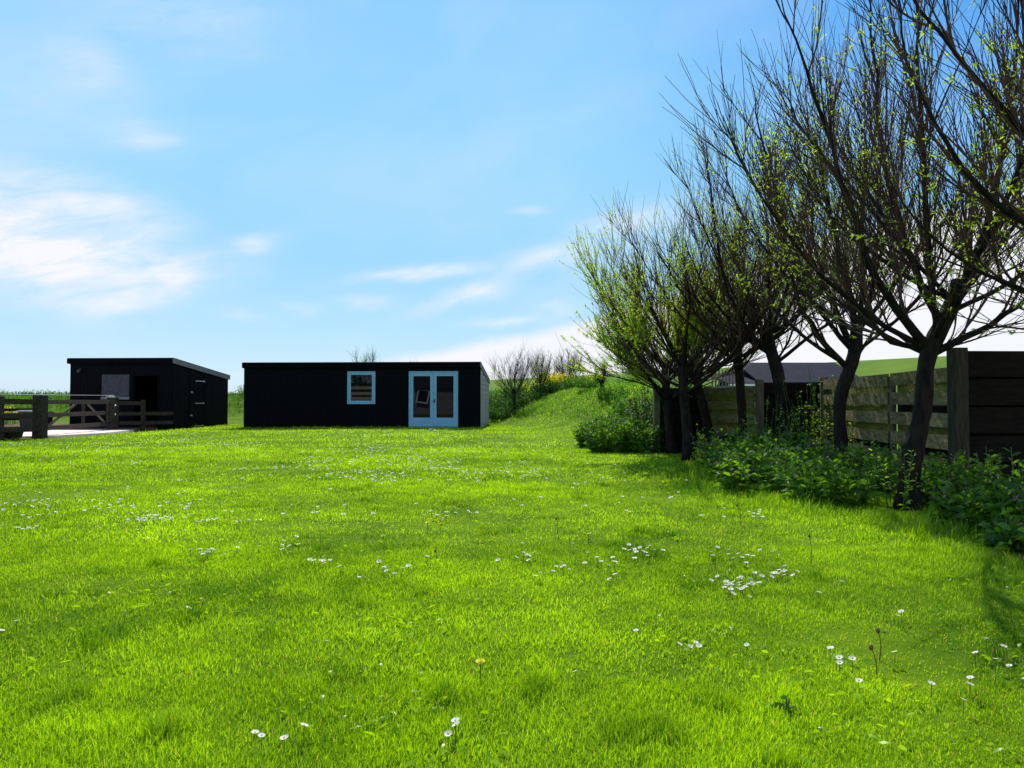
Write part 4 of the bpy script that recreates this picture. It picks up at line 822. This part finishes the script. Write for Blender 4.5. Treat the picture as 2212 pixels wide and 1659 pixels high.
# the far hundreds: one object
n = 9000; py = 432+ (520-432)*rng.random(n)**1.4; px = rng.random(n)*1100-40; X = []; 
for a_, b_ in zip(px, py):
    p = G(a_, b_, .045); X.append(p)
X = np.array(X); dn = vnoise(X[:, 0], X[:, 1], .5)*.5+vnoise(X[:, 0]+9, X[:, 1], 1.6)*.5; w_ = np.clip((dn-.47)*4.5, .03, 1)*np.where(X[:, 1] > 8, 1, .35)
k_ = (rng.random(n) < w_*1.1) & lawn_mask(X[:, 0], X[:, 1]) & (X[:, 0] < 2.2) & (X[:, 1] < 28.6) & (X[:, 1] > 5.5) & ~((X[:, 1] > 13.5) & (X[:, 0] > 1.0)); X = X[k_]
pv8, pt8 = petal_mesh(7, .0155, .3, .42); Vs = []; Ts = []; o_ = 0; Mi = []
cv5, ct5 = dome(.004, .0035, 5)
vv = np.concatenate([pv8, cv5]); tt_ = np.concatenate([pt8, ct5+len(pv8)]); mi1 = [0]*len(pt8)+[1]*len(ct5)
for p in X:
    a = random.random()*6.28; tx = random.uniform(-.1, .45); ca, sa = math.cos(a), math.sin(a); s_ = random.uniform(.8, 1.2)
    q = np.stack([vv[:, 0]*ca-vv[:, 1]*sa, vv[:, 0]*sa+vv[:, 1]*ca, vv[:, 2]], 1)*s_; c, s = math.cos(tx), math.sin(tx); q = np.stack([q[:, 0], q[:, 1]*c-q[:, 2]*s, q[:, 1]*s+q[:, 2]*c], 1)
    Vs.append(q+np.array([p[0], p[1], float(height(p[0], p[1]))+.068])); Ts.append(tt_+o_); o_ += len(vv); Mi += mi1
V = np.concatenate(Vs); tag(fast('far_daisies', V, np.concatenate(Ts), [M['petal'], M['dcentre']], np.full(len(V), .6), mi=Mi), 'hundreds of tiny white daisies dotted over the far half of the lawn', 'flowers', kind='stuff')
# dandelions
dv, dt = petal_mesh(26, .017, .18, .10); dv2, dt2 = petal_mesh(18, .011, .45, .14); dv2 = dv2+np.array([0, 0, .002])
DP = tmpl('petals', np.concatenate([dv, dv2]), np.concatenate([dt, dt2+len(dv)]), M['yellow']); DSv, DSt = stem_mesh(.10, .0018, 5); DS = tmpl('stem', DSv, DSt, M['stem'], .5)
for x, y, lab, s_ in [(1038, 1428, 'large yellow dandelion alone in the centre foreground', 1.1), (924, 1134, 'left dandelion of the pair near the centre cluster', 1.1), (951, 1137, 'right dandelion of the pair near the centre cluster', .9), (1271, 1156, 'yellow dandelion right of the lawn centre', 1.0), (1359, 1106, 'yellow dandelion in the upper right of the lawn', 1.1), (1029, 1014, 'distant yellow dandelion in the middle of the lawn', 1.2), (110, 951, 'yellow dandelion by the thick gate post on the left', 2.2), (118, 949, 'second yellow dandelion beside the gate post', 1.8)]:
    p = G(x*Q, y*Q, .07); e = empty('dandelion', (p[0], p[1], float(height(p[0], p[1])))); tag(e, lab, 'flower', 'dandelions in the lawn'); rx = random.uniform(.1, .3)
    for nm, me in (('petals', DP), ('stem', DS)):
        o = bpy.data.objects.new(nm, me); COL.objects.link(o); o.parent = e; o.location = (0, 0, .07); o.scale = (s_,)*3; o.rotation_euler = (rx if nm == 'petals' else 0, 0, random.random()*6)
# brown seed stalks
for x, y0, y1, dx_, lab in [(1899, 1418, 1362, -3, 'taller brown seed stalk among the right foreground daisies'), (1893, 1452, 1398, -12, 'shorter leaning brown seed stalk among the right foreground daisies'), (1752, 1218, 1158, -4, 'thin brown stalk above the dense daisy cluster'), (1203, 1160, 1120, -2, 'short brown stalk near the lawn centre'), (1600, 1135, 1092, -8, 'brown stalk near the shaded lawn edge'), (940, 1215, 1190, 0, 'small dark stalk left of the lawn centre')]:
    b_ = G(x*Q, y0*Q, 0); tpt = P((x+dx_)*Q, y1*Q, b_[1]); e = empty('seed_stalk', (b_[0], b_[1], float(height(b_[0], b_[1])))); tag(e, lab, 'plant', 'dry seed stalks in the lawn')
    d = tpt-np.array(e.location); pts = np.array([d*t_+np.array([.01*math.sin(3*t_), 0, 0]) for t_ in np.linspace(0, 1, 5)]); tb = TubeBatch(5); tb.add(pts, np.linspace(.0028, .0018, 5)); V, T = tb.out(); fast('stalk', V, T, M['drystem'], np.full(len(V), .5), parent=e)
    hv, ht_ = dome(.009, .012); hv = np.concatenate([hv, hv*np.array([1, 1, -1])]); ht_ = np.concatenate([ht_, ht_+17]); fast('seed_head', hv+pts[-1], ht_, M['drystem'], np.full(len(hv), .2), parent=e)
# a dark dock leaf in the right foreground
p = G(1700*Q, 1530*Q); clump('dock_plant', (p[0], p[1]), .02, .06, 2, 'dark upright dock leaf in the right foreground grass', 'plant', 'bush', None, (.055, .045), 0, 'yellow', 600, 4., .35, 2)

# ------------------------------------------------------------ the house behind the camera (seen mirrored in the shed glass)
e = empty('house', (-8.8, -4.2, 0)); tag(e, 'low grey house behind the photographer, mirrored in the blue door panes', 'house')
mb = MB(); mb.box(-3.4, 4.2, -6, 0, 0, 2.35); mb.build('wall', M['wall'], e)
mb = MB(); mb.hexa([(-3.8, -6.4, 2.36), (4.6, -6.4, 2.36), (4.6, .4, 2.36), (-3.8, .4, 2.36)], [(-3.8, -3.1, 4.6), (4.6, -3.1, 4.6), (4.6, -2.9, 4.6), (-3.8, -2.9, 4.6)]); mb.build('roof', M['tile'], e)
mb = MB(); Mw = Matrix.Translation((-1.95, .03, 2.1)) @ Matrix.Rotation(R(8), 4, 'Y') @ Matrix.Rotation(R(14), 4, 'X'); 
for a in ((-1.1, 0, 0, .06, -1.25, -1.13), (-1.1, 0, 0, .06, -.12, 0), (-1.1, -.98, 0, .06, -1.13, -.12), (-.12, 0, 0, .06, -1.13, -.12)): mb.box(*a, Mw)
w_ = mb.build('window', M['white'], e)
mb = MB(); mb.box(-.98, -.12, .02, .03, -1.13, -.12, Mw); mb.build('pane', M['glass'], w_)

# fence and bushes behind the photographer, mirrored in the small shed window
e = empty('board_fence', (-16.8, -4, 0)); tag(e, 'tall pale rail screen behind the photographer, mirrored in the small shed window', 'fence')
for x in (-2.6, -.9, .75, 2.5): mb = MB(); mb.box(x-.12, x+.12, -.09, .09, -.2, 2.7); mb.build('post', M['rail'], e)
for z in (.5, .95, 1.4, 1.85, 2.35): mb = MB(); mb.bar((-2.6, .12, z), (2.5, .12, z), .04, .26); mb.build('rail', M['concrete'], e)
for i, (x, y, r, h, lab) in enumerate([(-17.6, -6.5, 1.4, 5.0, 'tall bush behind the mirrored rail screen'), (-16.0, -6.2, 1.0, 3.6, 'lower bush behind the mirrored rail screen')]):
    clump('bush', (x, y), r, h, 110, lab, 'bush', 'bush', 'bushes behind the photographer', (.3, .24), 0, 'yellow', 700+i, 1.8, .6, 18)
# rough plants on the slope right of the shed
for i, (px, D, r, h, lab) in enumerate([(590, 33, .8, .7, 'weedy clump below the dark round shrub on the slope'), (612, 28, .7, .65, 'weedy clump just right of the stubby pollard'), (632, 25, .8, .8, 'weedy clump on the slope behind the leafiest willow'), (603, 24, .6, .5, 'weedy clump on the slope above the far comfrey'), (645, 22, .8, .9, 'weedy clump beside the dark reddish shrub'), (575, 36.5, .8, .7, 'weedy clump at the foot of the yellow flowers')]):
    clump('weed_clump', ((px-512)/FPX*D, D), r, h, 90, lab, 'plant', 'weeds', 'weedy clumps on the bank slope', (.18, .10), .0, 'yellow', 800+i, 1.2, .32, 10)
